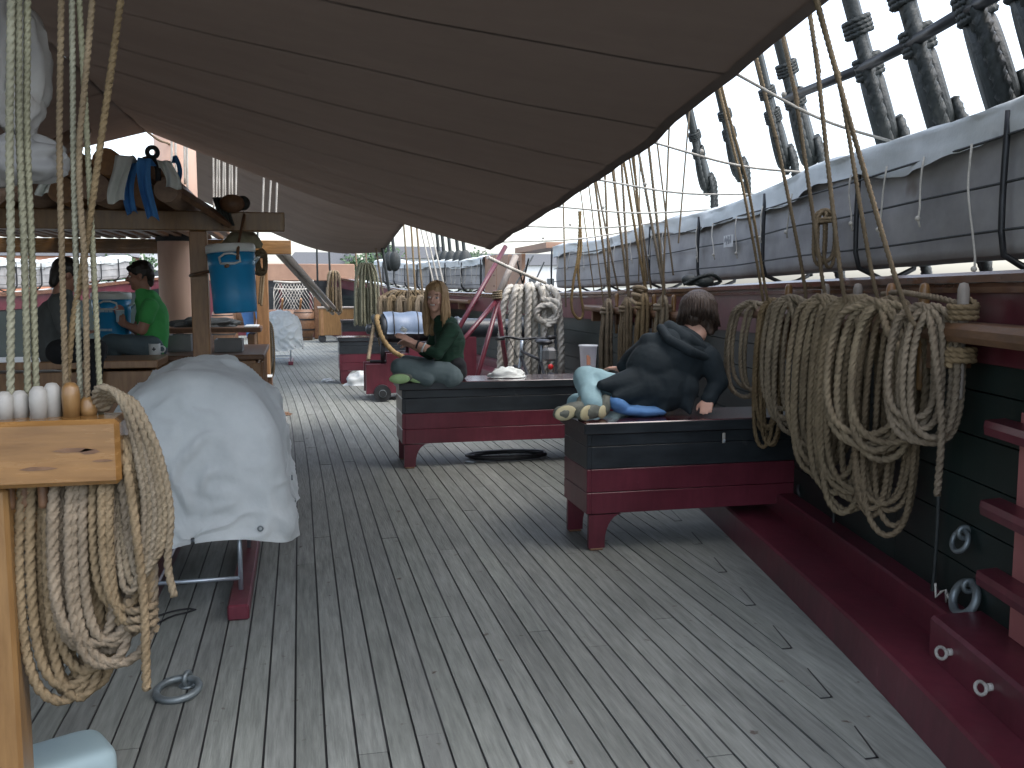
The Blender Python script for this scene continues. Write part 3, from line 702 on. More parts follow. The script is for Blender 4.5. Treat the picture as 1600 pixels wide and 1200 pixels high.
# second pin rail: brown coils behind the person in the dark jacket
SC2 = [(955, 470, 585, 34, 6, 'rope_tan', 'plain brown rope coil beside the white plastic bin'), (985, 468, 580, 34, 6, 'rope_tan', 'middle brown rope coil of the group behind the dark jacket'),
       (1012, 462, 575, 30, 6, 'rope_gold', 'golden rope coil with a knotted neck behind the dark jacket'), (1042, 466, 560, 36, 6, 'rope_grey', 'pale grey rope coil partly hidden behind the bowed head')]
F2 = {955: (930, 290), 985: (955, 250), 1012: (975, 255), 1042: (1000, 250)}
for k, (cx_, yt, yb, wp, lp, m_, lab) in enumerate(SC2):
    y = onrail(cx_, -.20, 1.3); s = depth(hull(y, -.2, 1.2))/FPX; top = hull(y, -.20, 1.5-(yt-447)*s)
    t = empty('rope_coil', top, label=lab, cat='rope', group='brown rope coils on the second pin rail')
    m = MB(); coil(m, (0, 0, 0), -tang(y), inward(y), wp*s, (yb-yt)*s*1.25, lp+1, .019, seed=90+k, fine=1, layers=2); m.build('hank', m_, t)
    for dx in (0, 16):
        a, b = F2[cx_]; P = [Vector((0, .03, -.02)), at(a+dx, b, y)-top]; P.append(P[1]+(P[1]-P[0]).normalized()*5)
        m = MB(); rope(m, P, .014, fine=1); m.build('fall', m_, t)
    pin(hull(y, -.14, 1.25), label='weathered belaying pin above a brown coil', grp='belaying pins of the second pin rail')
# knotted golden neck
e = empty('rope_knot', at(1000, 452, 8.0), label='golden brown rope knot tied round the falls above the coils', cat='rope')
m = MB()
for k in range(3): m.torus((0, 0, -.06*k), .055+.01*k, .02, M=Euler((rad(20*k-15), rad(15), 0)).to_matrix().to_4x4())
m.build('knot', 'rope_gold', e)
# orange-brown line hanging in a bight
y = 9.9; e = empty('hanging_line', at(908, 385, y), label='orange brown line hanging in a bight in front of the netting', cat='rope')
m = MB(); rope(m, [at(p, q, y)-e.location for p, q in ((907, 330), (903, 400), (896, 440), (893, 480), (903, 498), (911, 490), (906, 450), (903, 420), (908, 385), (905, 330))], .017, fine=1); m.build('bight', 'rope_gold', e)
# other running lines in front of the netting
k = 0
for (a, b, c, d, Y, r_) in ((1060, 380, 1075, 200, 7.0, .008), (1052, 430, 1027, 225, 7.4, .009), (1012, 440, 984, 250, 8.3, .011), (1020, 470, 990, 262, 8.3, .011), (998, 440, 1000, 255, 8.6, .007), (966, 455, 935, 300, 9.3, .012),
                          (980, 455, 962, 290, 8.8, .010), (945, 490, 925, 330, 9.4, .008), (930, 470, 918, 380, 10.4, .008), (884, 480, 882, 395, 11.2, .012), (1035, 480, 1045, 215, 7.2, .009)):
    A = at(a, b, Y); B = at(c, d, Y); B2 = B+(B-A).normalized()*5
    m = MB(); rope(m, [Vector((0, 0, 0)), B-A, B2-A], r_, fine=1); e = m.build('running_line', 'rope_tan', loc=A); tag(e, 'thin tan running line rising in front of the grey netting cloth', 'rope', 'thin running lines by the netting')

# ================================================================== SHROUDS WITH HEARTS
def shroud_proto():
    t = empty('shroud')
    m = MB()
    for sx in (-1, 1): rope(m, [(sx*.035, 0, -.02), (sx*.045, 0, .18), (sx*.026, 0, .36), (sx*.024, 0, 2.5), (sx*.024, 0, 9)], .030, fine=0)
    m.build('standing_rope', 'rope_tar', t)
    m = MB(); prof = []
    n = 28
    for j in range(n):                          # heart shaped block: flat, pear outline, scored rim
        a = 2*math.pi*j/n; prof.append((.088*math.cos(a)*(1.0-.18*math.sin(a)), -.05+.165*math.sin(a)))
    m.prism(prof, .09, frame((0, .045, 0), (1, 0, 0), (0, -1, 0)))
    o = m.build('heart', 'rope_tar', t); bv = o.modifiers.new('b', 'BEVEL'); bv.width = .03; bv.segments = 4; bv.limit_method = 'ANGLE'
    m = MB(); rope(m, [(.03, .0, .30), (.075, 0, .16), (.105, 0, .03), (.10, 0, -.12), (.05, 0, -.215), (0, 0, -.235), (-.05, 0, -.215), (-.10, 0, -.12), (-.105, 0, .03), (-.075, 0, .16), (-.03, 0, .30)], .026, fine=1); m.build('strop', 'rope_tar', t)
    for zz, n_ in ((.10, 5), (.26, 4)):
        m = MB(); P = []
        for k in range(n_*8): a = k*math.pi/4; P.append((.068*math.cos(a), .045*math.sin(a), zz+.016*k/8+.05*.0*math.cos(a)))
        rope(m, P, .012, fine=1); m.build('seizing', 'rope_tar', t)
    for x in (-.10, -.035, .04, .105):
        m = MB(); rope(m, [(x*.35, -.055, -.08), (x*.8, -.06, -.2), (x, -.02, -.45), (x*.9, 0, -.95)], .021, fine=1); m.build('lanyard', 'rope_tar', t)
    return t
sh = shroud_proto()
hearts = [(1118, 238), (1148, 236), (1236, 226), (1372, 166), (1457, 130), (1546, 92), (1628, 60)]
hearts = [(1097, 262), (1146, 236), (1216, 214), (1252, 196), (1372, 160), (1452, 128), (1545, 84), (1626, 50)]
hy = []
POLE = []
lab_sh = 'tarred black shroud with heart block and lanyards above the netting'
for k, (a, b) in enumerate(hearts):
    y = onrail(a, .22, 2.3); P = at(a, b, y); P.x = R(y)+.22
    P = at(a, b, y); hy.append(y)
    o = sh if k == 0 else copy_tree(sh)
    top = Vector((CX, 4.2, 14)); d = (top-P).normalized()
    o.matrix_world = frame(P, d.cross(Vector((0, -1, 0))).cross(d)*0+Vector((0, 1, 0)).cross(d)*0+Vector((.62, .78, -.0)).normalized()-d*Vector((.62, .78, 0)).normalized().dot(d), d)
    sc_ = (1.0, 1.0, 1.05, 1.25, 1.35, 1.4, 1.45, 1.5)[k]; o.scale = (sc_, sc_, sc_)
    tag(o, lab_sh, 'rigging', 'shrouds with heart blocks along the side')
    POLE.append(P+d*.17+Vector((-.06, 0, 0)))
m = MB(); PP = sorted(POLE[3:], key=lambda q: q.y); PP = [PP[0]+(PP[0]-PP[1])*1.2]+PP
m2 = MB()
for a, b in zip(PP[:-1], PP[1:]): m2.tube(a, b, .026, n=10)
tag(m2.build('sheer_pole', 'iron'), 'dark sheer pole lashed across the shrouds above the heart blocks', 'pole')
# rigging of the fore part, seen below the awning
for k, (a, b, c, d, Y, r_, mm) in enumerate(((600, 470, 588, 392, 19, .02, 'rope_tan'), (612, 480, 597, 386, 19, .03, 'rope_tar'), (640, 470, 632, 368, 18.5, .018, 'rope_tan'), (650, 470, 643, 364, 18.5, .02, 'rope_tan'), (662, 480, 652, 366, 18, .02, 'rope_tan'),
     (684, 470, 660, 368, 17.5, .016, 'rope_white'), (694, 480, 668, 370, 17.5, .016, 'rope_white'), (702, 480, 676, 372, 17.5, .016, 'rope_white'), (575, 450, 572, 402, 21, .02, 'rope_tan'), (560, 450, 556, 400, 22, .02, 'rope_tan'))):
    A = at(a, b, Y); B = at(c, d, Y); m = MB(); rope(m, [Vector((0, 0, 0)), B-A, (B-A)+(B-A).normalized()*6], r_, fine=0)
    tag(m.build('running_line', mm, loc=A), 'distant running line rising from the farther pin rail', 'rope', 'distant running lines')
for k, x in enumerate((604, 612, 682, 690, 700, 712, 722)):
    Y = 20.5-k*.5; A = at(x+6, 420, Y); B = at(x, 360, Y); m = MB(); rope(m, [Vector((0, 0, 0)), B-A, (B-A)+(B-A).normalized()*8], .035, fine=0); m.sphere((B-A)*.2, (.13, .1, .22), nu=10, nv=8)
    tag(m.build('shroud', 'rope_tar', loc=A), 'distant dark shroud with block above the farther netting', 'rigging', 'distant shrouds')
# distant coils
FAR = []
for k, x in enumerate((598, 612, 628, 644, 657, 668)): FAR.append((x, 462, 510, 14, 'rope_tan', 18.3-.12*k, 'distant brown coil in the row under the farther netting'))
for (x, a, b, wp, mm, Y, lab) in FAR:
    s = Y/FPX; t = at(x, a, Y); m = MB(); coil(m, (0, 0, 0), (1, 0, 0), (0, -1, 0), wp*s, (b-a)*s*1.1, 8, .024, seed=x, fine=0, layers=2); o = m.build('rope_coil', mm, loc=t); tag(o, lab, 'rope', 'distant rope coils')
# tall far hanks of straight hanging line
def bundle(x0, x1, yt, yb, Y, m_, label, n_, r_):
    A = at((x0+x1)/2, yt, Y); s = depth(A)/FPX; wd = (x1-x0)*s; L = (yb-yt)*s; e = empty('rope_bundle', A, label=label, cat='rope'); g = random.Random(n_)
    for k in range(n_):
        u = (k+.5)/n_-.5; m = MB(); yo = -.03-.07*(k % 2)+g.uniform(-.02, .02); dx = g.uniform(-.03, .03)
        rope(m, [Vector((u*wd*.3, .05, -.2*L)), Vector((u*wd*.35, yo*.3, .0)), Vector((u*wd*.75, yo, -.10*L)), Vector((u*wd*.95+dx, yo, -.4*L)), Vector((u*wd+dx, yo, -L*g.uniform(.93, 1))), Vector((u*wd*.98, yo+.08, -L*.95)), Vector((u*wd*.9, yo+.1, -.4*L))], r_, fine=1); m.build('strand_loop', m_, e)
bundle(551, 592, 412, 505, 20., 'rope_sage', 'tall grey green hawser bundle standing by the far wooden locker', 12, .026)
bundle(508, 534, 424, 485, 22.5, 'rope_tan', 'tan hank bundle hanging from the red framed far post', 8, .026)
bundle(585, 690, 455, 515, 18.6, 'rope_tan', 'long row of brown hanks on the distant pin rail', 24, .030)
# big white hawser hung at the gangway
Y = 11.3; s = 11.6/FPX; t0 = at(826, 452, Y)
e = empty('hawser_coil', t0, label='thick white hawser hung in big loops at the gangway, partly sunlit', cat='rope')
for k in range(8):
    x = -.36+.103*k; g = random.Random(k); m = MB(); L = 1.10-.1*abs(k-3)/4+g.uniform(-.04, .04); nn = -.05-.075*(k % 2)
    rope(m, [Vector((x*.55, .12, -.30)), Vector((x*.55, .05, -.02)), Vector((x*.7, nn+.01, .015+.03*(k in (3, 4, 5)))), Vector((x*.9, nn-.05, -.10)), Vector((x, nn-.04, -.4)), Vector((x*1.05, nn-.04, -.8)), Vector((x*1.06, nn, -L)), Vector((x*1.06+.04, nn+.08, -L-.06)), Vector((x*1.05+.05, nn+.14, -L+.1)), Vector((x+.05, nn+.16, -.5))], .046, lay=.26, fine=2); m.build('loop', 'rope_white', e)
m = MB(); rope(m, [(.10, -.20, -.12), (.30, -.22, -.16), (.33, -.20, -.28), (.18, -.22, -.40), (.05, -.22, -.34), (.08, -.23, -.22), (.24, -.24, -.20), (.30, -.22, -.36), (.16, -.24, -.46)], .042, lay=.24, fine=2); m.build('knot', 'rope_white', e)

# ================================================================== NEAR ROPE RAIL (left)
FR = empty('fife_rail', (0, 0, 0), label='honey varnished fife rail beam with knots, holding pale pins', cat='rail')
b0 = at(185, 655, 2.55); zt = b0.z; xr = b0.x
MB().box((xr-.55, 2.625, zt-.086), (1.10, .15, .172), b=.012).build('beam', 'varnish', FR)
p = at(12, 1000, 2.62)
MB().box((at(-22, 900, 2.60).x, 2.64, (zt-.172)/2-.002), (.13, .11, zt-.176), b=.01).build('post', 'varnish_y', FR)
MB().box((at(38, 800, 2.66).x-.03, 2.66, zt-.172-.075), (.12, .05, .14), b=.006).build('bracket', 'varnish', FR)
# drying cracks in the beam
for (a, b, l, h) in ((115, 704, .10, .007), (160, 720, .05, .004), (60, 733, .09, .006), (140, 706, .05, .009)):
    q = at(a, b, 2.549); m = MB(); m.prism([(-l/2, 0), (-l/5, h), (l/4, h*.8), (l/2, 0), (l/5, -h*.6), (-l/4, -h*.7)], .002, frame((q.x, 2.5505, q.z), (1, 0, 0), (0, -1, 0))); m.build('crack', 'brown_wood', FR)
for k, (a, m_, h) in enumerate(((6, 'brass_white', 0), (34, 'brass_white', .0), (60, 'brass_white', .012), (85, 'brass_white', .018), (111, 'varnish_y', .02), (140, 'varnish_y', -.02))):
    q = at(a, 640, 2.66 if k % 2 else 2.62); t = empty('belaying_pin', (q.x, 2.625+.02*(k % 2), zt), label='pale worn belaying pin head standing in the honey coloured beam' if m_ == 'brass_white' else 'varnished belaying pin hidden among the ropes on the honey coloured beam', cat='pin', group='pins in the honey coloured beam')
    MB().lathe([(.002, .072+h), (.012, .070+h), (.021, .058+h), (.0235, .036+h), (.021, .0)], 14).build('handle', m_, t)
    MB().lathe([(.012, -.24), (.014, -.23), (.015, -.001)], 12).build('shaft', 'brown_wood', t)
LR = [ # polyline px, material, radius, label
 ([(16, 655), (17, 400), (15, 200), (18, -30)], 'rope_sage', .0105, 'thick sage grey rope nearest the frame edge rising from the beam'),
 ([(44, 640), (38, 400), (30, 200), (29, -30)], 'rope_sage', .0095, 'sage grey rope, middle of the close set of three'),
 ([(57, 635), (50, 400), (42, 200), (43, -30)], 'rope_sage', .0095, 'sage grey rope on the inner side of the close set of three'),
 ([(104, 655), (98, 450), (93, 220), (96, -30)], 'rope_gold', .0085, 'golden rope standing alone beside the close set of three'),
 ([(127, 660), (121, 480), (115, 260), (112, -30)], 'rope_sage', .0080, 'thin grey green rope crossing behind the golden one'),
 ([(158, 650), (147, 430), (134, 180), (122, -30)], 'rope_sage', .0080, 'pale rope slanting down to the end of the honey beam'),
 ([(137, 660), (133, 430), (124, 240), (147, -30)], 'rope_tan', .0085, 'brownish rope running just behind the slanting golden rope'),
 ([(100, 660), (112, 520), (135, 380), (152, 260), (172, 120), (193, -30)], 'rope_gold', .0095, 'thick golden rope slanting up towards the awning'),
]
for k, (q, m_, r_, lab) in enumerate(LR):
    P = [at(a, b, 2.64+.018*(k % 3)) for a, b in q]; P[0].z = min(P[0].z, zt+.01); o0 = P[0].copy(); P = [v-o0 for v in P]; P.append(P[-1]+(P[-1]-P[-2]).normalized()*2.5)
    m = MB(); rope(m, P, r_, fine=2); tag(m.build('running_rope', m_, loc=o0), lab, 'rope', 'ropes rising from the honey coloured beam')
# hanging hanks behind the beam
HK = [(104, 690, 1108, 120, 9, 'rope_tan', .0145, 2.69, 'long tan hank that reaches lowest beneath the honey beam', 0),
      (152, 690, 1050, 128, 10, 'rope_tan', .0145, 2.655, 'full tan hank hanging in the middle beneath the honey beam', 0),
      (192, 690, 1000, 72, 6, 'rope_tan', .0130, 2.64, 'tan hank with a gathered knot and loose tail beneath the beam', 1078)]
for k, (cx_, yt, yb, wp, lp, m_, r_, Y, lab, tl) in enumerate(HK):
    t = at(cx_, yt, Y); s = depth(t)/FPX; m = MB(); coil(m, (0, 0, 0), (1, 0, 0), (0, -1, 0), wp*s, (yb-yt)*s, lp, r_, seed=60+k, fine=2, layers=2, tail=(tl-yt)*s if tl else 0, wraps=0)
    e = empty('rope_coil', t, label=lab, cat='rope', group='hanks under the honey coloured beam'); m.build('hank', m_, e)
    if k == 2:
        m = MB(); P = []
        for q in range(30): a = q*math.pi/4; P.append((.035*math.cos(a)+.035, -.04+.032*math.sin(a), -(970-yt)*s+.012*q/4-.03))
        rope(m, P, .0115, fine=2); m.build('knot', m_, e)
# grey hank draped over the end of the beam
t = at(188, 612, 2.62); s = depth(t)/FPX; e = empty('rope_coil', t, label='grey rope hank draped over the end of the honey beam', cat='rope', group='hanks under the honey coloured beam')
for k in range(6):
    m = MB(); g = random.Random(k+3); dx = .012*k; L = (870-12*k)
    P = [at(150+3*k, 640, 2.66), at(152+5*k, 608+3*k, 2.60+.01*k), at(178+6*k, 612+3*k, 2.60), at(200+6*k, 650+3*k, 2.585-.01*(k % 2)), at(216+7*k, 720, 2.575), at(226+8*k, 800, 2.57), at(214+9*k, L+40, 2.57), at(196+9*k, L+50, 2.58), at(188+8*k, L+10, 2.60), at(180+6*k, 790, 2.62), at(176+4*k, 730, 2.63)]
    if k == 5: P = P[:6]+[at(262, 880, 2.57), at(272, 932, 2.57)]
    rope(m, [q-t for q in P], .0112, fine=2); m.build('bight', 'rope_grey', e)
# furled sail hanging behind the ropes
sail = empty('furled_sail', at(55, 150, 3.6), label='pale furled sail cloth bunched up behind the upright ropes', cat='sail')
def blob(cx_, cy_, rx, ry, seed, Y=3.6):
    c = at(cx_, cy_, Y)-sail.location; s = depth(at(cx_, cy_, Y))/FPX
    def fn(u, v):
        a = u*2*math.pi; b = (v-.5)*math.pi*.98; d = Vector((math.cos(a)*math.cos(b), math.sin(a)*math.cos(b), math.sin(b)))
        f = 1+.30*noise.noise(d*1.6+Vector((seed, 0, 0)))+.13*math.sin(a*7+3*noise.noise(d*2+Vector((0, seed, 0))))
        return tuple(c+Vector((d.x*rx*s*f, d.y*.12*f, d.z*ry*s*f)))
    MB().grid(fn, 40, 24).build("sail_fold", "canvas_grey", sail)
blob(18, 90, 50, 95, 1); blob(30, 165, 32, 50, 2); blob(25, 250, 74, 36, 3); blob(-10, 20, 30, 120, 5)
bm_ = MB(); bm_.tube(at(-60, 330, 3.9), at(130, 205, 6.5), .06, .05, 14); tag(bm_.build('boom', 'spar_wood'), 'slim wooden boom under the pale furled sail', 'spar')

# ================================================================== DECK CHESTS
def chest(loc, length, label, dep=.46, H=.735, latch=True, extra_leg=True, grp=None):
    """long locker bench: lid, two black planks over two red planks, bracket feet; origin at front left foot"""
    t = empty('deck_chest', loc, label=label, cat='chest', group=grp)
    L = length; k = H/.735
    def panel(z0, z1, m):
        for y in (0, dep-.024): MB().box((L/2, y+.012, (z0+z1)/2), (L-.05, .024, z1-z0-.003), b=.003).build('plank', m, t)
        for x in (.0125, L-.0125): MB().box((x, dep/2, (z0+z1)/2), (.026, dep, z1-z0-.003), b=.003).build('end_plank', m, t)
    panel(.21*k, .335*k, 'red_paint'); panel(.335*k, .47*k, 'red_paint'); panel(.47*k, .60*k, 'black_paint'); panel(.60*k, .67*k, 'black_paint')
    MB().box((L/2, dep/2, .225*k), (L-.06, dep-.06, .02)).build('bottom_board', 'red_paint', t)
    MB().box((L/2, dep/2, .7025*k), (L+.03, dep+.03, .065*k), b=.008).build('lid', 'lid_paint', t)
    MB().box((L/2, -.0185, .7025*k), (L+.034, .008, .058*k), b=.003).build('lid_edge', 'black_paint', t)
    MB().box((-.0185, dep/2, .7025*k), (.008, dep+.034, .058*k), b=.003).build('lid_edge', 'black_paint', t)
    arc = [(.20-.09*math.sin(a), .21*k*0+(.208-.15*(1-math.cos(a)))*k*1.0) for a in np.linspace(0, math.pi/2, 8)]
    poly = [(.015, .012), (.11, .012)]+[(.11+.10*(1-math.cos(a)), .045*k+.16*k*math.sin(a)) for a in np.linspace(0, math.pi/2, 8)]+[(.015, .205*k)]
    for y in (.004, dep-.034):
        for mir in (0, 1):
            pl = poly if not mir else [(L-x, z) for x, z in poly][::-1]
            MB().prism(pl, .03, frame((0, y+.03, 0), (1, 0, 0), (0, -1, 0))).build('leg', 'red_paint', t)
            MB().box((.06 if not mir else L-.06, y+.015, .006), (.075, .045, .011), b=.002).build('foot_pad', 'brown_wood', t)
    if latch:
        la = MB().box((L*.56, -.026, .625*k), (.018, .008, .06), b=.003).build('latch', 'brass_white', t); MB().box((L*.56, -.034, .61*k), (.012, .008, .018), b=.003).build('hasp_pin', 'steel', la)
    return t
CH1 = chest((1.56, 4.93, 0), 1.46, 'black over red deck chest with metal latch, seat of the person in the dark jacket')
CH2 = chest((.80, 7.55, 0), 2.0, 'long black over red deck chest carrying the woman in green and a pale rag', latch=False, H=.715)
CH3 = chest((.58, 14.4, 0), 1.7, 'black over red deck chest beyond the cannon with white bag at its foot', latch=False, H=.72)
CH4 = chest((.93, 21.3, 0), 1.7, 'farthest black over red deck chest in front of the wooden locker', latch=False, H=.74)
# wood locker on rollers
t = empty('deck_locker', (.50, 25.2, 0), label='varnished wooden locker with pale top at the far end of the chests', cat='locker')
MB().box((.55, .3, .55), (1.1, .6, .72), b=.01).build('case', 'varnish_y', t); MB().box((.55, .3, .93), (1.16, .66, .04), b=.008).build('lid', 'grey_wood', t)
for x in (.08, 1.02): MB().box((x, .0, .55), (.08, .02, .72)).build('corner_post', 'oak', t); MB().tube((x, .02, .1), (x, .58, .1), .1, n=14).build('roller', 'iron', t)
# dark coil under chest two
e = empty('dark_hose', (1.75, 7.9, .02), label='black rubber hose coil lying on deck under the long chest', cat='hose')
m = MB(); rope(m, [((.30+.03*(k//12))*math.cos(k*math.pi/6)*1.1, -.05+.16*math.sin(k*math.pi/6), .012*(k//12)) for k in range(24)], .016, fine=0); m.build('coil', 'black_plastic', e)
e = tag(MB().lathe([(.05, -.003), (.05, .006), (.035, .008), (.0, .008)], 16).build('deck_plate', 'galvanised', loc=atz(735, 722, .004)), 'small round metal plate set in the deck planks', 'plate')

# rag on chest two
def lump(name, loc, rx, ry, rz, m_, seed, parent=None):
    def fn(u, v):
        a = u*2*math.pi; b = v*math.pi*.5; d = Vector((math.cos(a)*math.cos(b), math.sin(a)*math.cos(b), math.sin(b)))
        f = 1+.30*noise.noise(d*2.2+Vector((seed, 0, 0)))+.12*noise.noise(d*6+Vector((seed, 3, 0)))
        return (d.x*rx*f, d.y*ry*f, max(0.002, d.z*rz*f))
    return MB().grid(fn, 36, 14).build(name, m_, parent, loc)
tag(lump('cloth_rag', (.80+.93, 7.78, .718), .16, .09, .085, 'rag_white', 4), 'crumpled pale cloth lying on the long chest beside the woman', 'cloth')
tag(lump('plastic_bag', (.93, 14.25, .0), .28, .16, .20, 'white_plastic', 6), 'white plastic bag slumped on deck at the foot of a chest', 'bag')
tag(lump('plastic_bag', (.42, 14.9, .0), .10, .09, .05, 'white_plastic', 8), 'small flat white bag lying on the open planks', 'bag')

# white bin on the chest
t = empty('plastic_bin', (at(920, 575, 7.8).x, 7.82, .716), label='translucent white plastic bin with small label standing on the long chest', cat='bin')
MB().lathe([(.058, 0), (.062, .005), (.078, .255), (.086, .256), (.086, .268), (.074, .268), (.058, .012)], 4*6, Matrix.Identity(4)).build('tub', 'bin_plastic', t)
MB().box((-.02, -.080, .135), (.035, .006, .085), Euler((rad(-4), 0, 0)).to_matrix().to_4x4(), b=.002).build('label', 'wall_brick', t)

# ================================================================== CANNON
cn = empty('cannon', (.95, 12.45, 0), label='black cannon on red wooden carriage pointing out through the bulwark', cat='cannon')
AX = frame((0, 0, .93), (0, 0, 1), (1, 0, .0))            # local z -> barrel axis +X
Mb = Matrix.Translation((0, 0, .93)) @ Euler((0, rad(90), 0)).to_matrix().to_4x4()
MB().lathe([(.02, -.10), (.065, -.085), (.075, -.03), (.05, .02), (.05, .05), (.12, .07), (.19, .10), (.205, .13), (.205, .17), (.185, .19), (.18, .55), (.19, .56), (.19, .60), (.165, .62), (.15, 1.1), (.16, 1.11), (.16, 1.15), (.14, 1.17), (.12, 1.85), (.135, 1.95), (.15, 2.02), (.145, 2.06), (.07, 2.06), (.065, 1.9)], 28, Mb).build('barrel', 'black_paint', cn)
MB().tube((.95, -.28, .91), (.95, .28, .91), .055, n=14).build('trunnion', 'iron', cn)
for y in (-.20, .20):
    MB().prism([(-.12, .09), (1.35, .12), (1.35, .82), (.75, .84), (.75, .74), (.45, .74), (.45, .62), (.15, .62), (.15, .48), (-.12, .48)], .09, frame((0, y+.045, 0), (1, 0, 0), (0, -1, 0))).build('cheek', 'red_paint', cn)
for x, r_ in ((.08, .11), (1.15, .13)):
    MB().tube((x, -.42, r_), (x, .42, r_), .045, n=10).build('axle', 'iron', cn)
    for y in (-.34, .34): 
        w_ = MB().tube((x, y-.05, r_), (x, y+.05, r_), r_, n=24, sm=True).build('wheel', 'iron', cn); MB().tube((x, y-.065, r_), (x, y+.065, r_), .05, n=14).build('hub', 'galvanised', w_)
MB().box((.05, 0, .40), (.30, .34, .12)).build('bed', 'red_paint', cn)
MB().tube((.12, 0, .45), (.12, 0, .80), .03, n=10).build('elevating_screw', 'iron', cn); MB().tube((-.05, -.0, .5), (.3, 0, .5), .02, n=8).build('crank', 'iron', cn)
ap = tag(MB().grid(lambda u, v: (1.10+.55*u+.02*math.sin(v*9), 12.45+(.215+.01*math.sin(u*14+v*4))*math.cos(math.pi*(-.08+1.16*v)), .93+(.218+.008*math.sin(u*11))*math.sin(math.pi*(-.08+1.16*v))), 20, 22, thick=.008).build('lead_apron', 'lead_cloth'), 'blue grey cover strapped over the breech of the cannon', 'cover')
for u in (.2, .78): 
    m = MB(); rope(m, [(1.10+.55*u, 12.45+.232*math.cos(a), .93+.234*math.sin(a)) for a in np.linspace(-.3, math.pi+.3, 20)], .008, fine=0); wparent(m.build('strap', 'black_plastic'), ap)
m = MB(); rope(m, [(.95+p[0], 12.45+p[1], p[2]) for p in ((-.1, -.40, .55), (-.06, -.25, .72), (.0, -.12, .98), (.03, 0, 1.03), (.06, .12, .96), (.12, .3, .7))], .028, fine=1); tag(m.build('breeching_rope', 'rope_grey'), 'grey breeching rope looped over the cannon knob', 'rope')
m = MB(); rope(m, [(.95+p[0], 12.45+p[1], p[2]) for p in ((.10, .08, 1.04), (.05, -.08, 1.10), (.04, -.2, 1.02), (.10, -.28, .82), (.22, -.34, .66), (.36, -.40, .58))], .036, fine=1); tag(m.build('breeching_rope', 'rope_gold'), 'thick golden rope hanging from the cannon neck', 'rope')
m = MB(); m.torus((.98, 12.45, .97), .13, .03, M=Euler((0, rad(80), 0)).to_matrix().to_4x4()); tag(m.build('rope_grommet', 'rope_tar'), 'dark rope ring round the neck of the cannon', 'rope')

# ================================================================== RED TRIPOD
tp = empty('tripod', (0, 0, 0), label='three red painted poles braced together beside the white hawser', cat='tripod')
def leg_(a, b, r_=.028): MB().tube(a, b, r_, n=12).build('pole', 'red_paint', tp)
apx = at(777, 468, 10.6)
leg_(at(790, 385, 10.9), at(690, 560, 10.2)); leg_(apx, at(700, 560, 10.2)); leg_(apx+Vector((.02, .02, 0)), Vector((at(728, 612, 10.4).x, 10.4, 0)))
l3 = MB().tube(apx+Vector((0, .1, .1)), Vector((2.6, 11.4, .0)), .028, n=12).build('pole', 'red_paint', tp)
m = MB(); rope(m, [apx+Vector((.05*math.cos(a), .05*math.sin(a), .004*a)) for a in np.linspace(0, 25, 50)], .012, fine=1); m.build('lashing', 'rope_grey', tp)
m = MB(); m.tube(at(806, 400, 10.8), at(778, 462, 10.6), .038, n=12); tag(m.build('boat_hook', 'grey_wood'), 'weathered wooden staff leaning above the red poles', 'staff')
m = MB(); rope(m, [at(762, 402, 10.3), at(800, 420, 10.6), at(852, 442, 11.2)], .022, fine=1); tag(m.build('corner_line', 'rope_white'), 'white rope stretched from the awning corner above the hawser', 'rope')
for k, (a, b, c, d) in enumerate(((790, 470, 833, 400), (829, 455, 850, 410), (808, 408, 818, 450), (826, 404, 815, 452))):
    m = MB(); rope(m, [at(a, b, 11.3), at(c, d, 12.2)], .011, fine=0); tag(m.build('stay_line', 'rope_tar'), 'thin dark line crossing the bright gap at the gangway', 'rope', 'dark lines at the gangway gap')

# ================================================================== BICYCLE behind the chest
bk = empty('bicycle', (at(860, 560, 9.2).x, 9.15, 0), rz=rad(8), label='bicycle with black handlebar, saddle bag and red rear light', cat='bicycle')
for yy in (0, 1.0):
    wv = MB(); wv.torus((0, yy, .31), .29, .02, M=Euler((0, rad(90), 0)).to_matrix().to_4x4(), nu=32); wv = wv.build('wheel', 'black_plastic', bk)
    m = MB()
    for k in range(14): a = k*math.pi/7; m.tube((0, yy, .31), (0, yy+.28*math.cos(a), .31+.28*math.sin(a)), .0025, n=5)
    m.torus((0, yy, .31), .272, .008, M=Euler((0, rad(90), 0)).to_matrix().to_4x4(), nu=32, nv=6); m.build('rim', 'steel', wv)
m = MB()
for a, b in (((0, 0, .31), (0, .40, .30)), ((0, .40, .30), (0, .28, .78)), ((0, .40, .30), (0, .86, .72)), ((0, .28, .72), (0, .84, .78)), ((0, 0, .31), (0, .28, .70))): m.tube(a, b, .017, n=10)
m.build('frame', 'black_plastic', bk)
m = MB(); m.tube((0, 1.0, .31), (0, .87, .70), .016, n=10); m.tube((0, .87, .70), (0, .83, .90), .018, n=10); m.build('fork', 'steel', bk)
m = MB(); rope(m, [(-.31, .72, .94), (-.2, .76, .95), (-.05, .82, .92), (.05, .82, .92), (.2, .76, .93), (.31, .72, .92)], .014, fine=0); h_ = m.build('handlebar', 'black_plastic', bk)
for x in (-.30, .30): MB().tube((x-.05, .715, .935), (x+.05, .73, .935), .021, n=10).build('grip', 'black_plastic', h_); 
m = MB(); rope(m, [(-.2, .78, .94), (-.1, .95, .9), (0, .98, .7)], .005, fine=0); rope(m, [(.2, .78, .94), (.1, .95, .88), (0, .9, .7)], .005, fine=0); m.build('brake_cable', 'black_plastic', h_)
m = MB(); m.tube((0, .28, .7), (0, .25, .90), .014, n=10); m.build('seat_post', 'steel', bk)
m = MB(); m.sphere((0, .20, .92), (.085, .11, .032)); m.sphere((0, .33, .925), (.03, .12, .025)); m.build('saddle', 'black_plastic', bk)
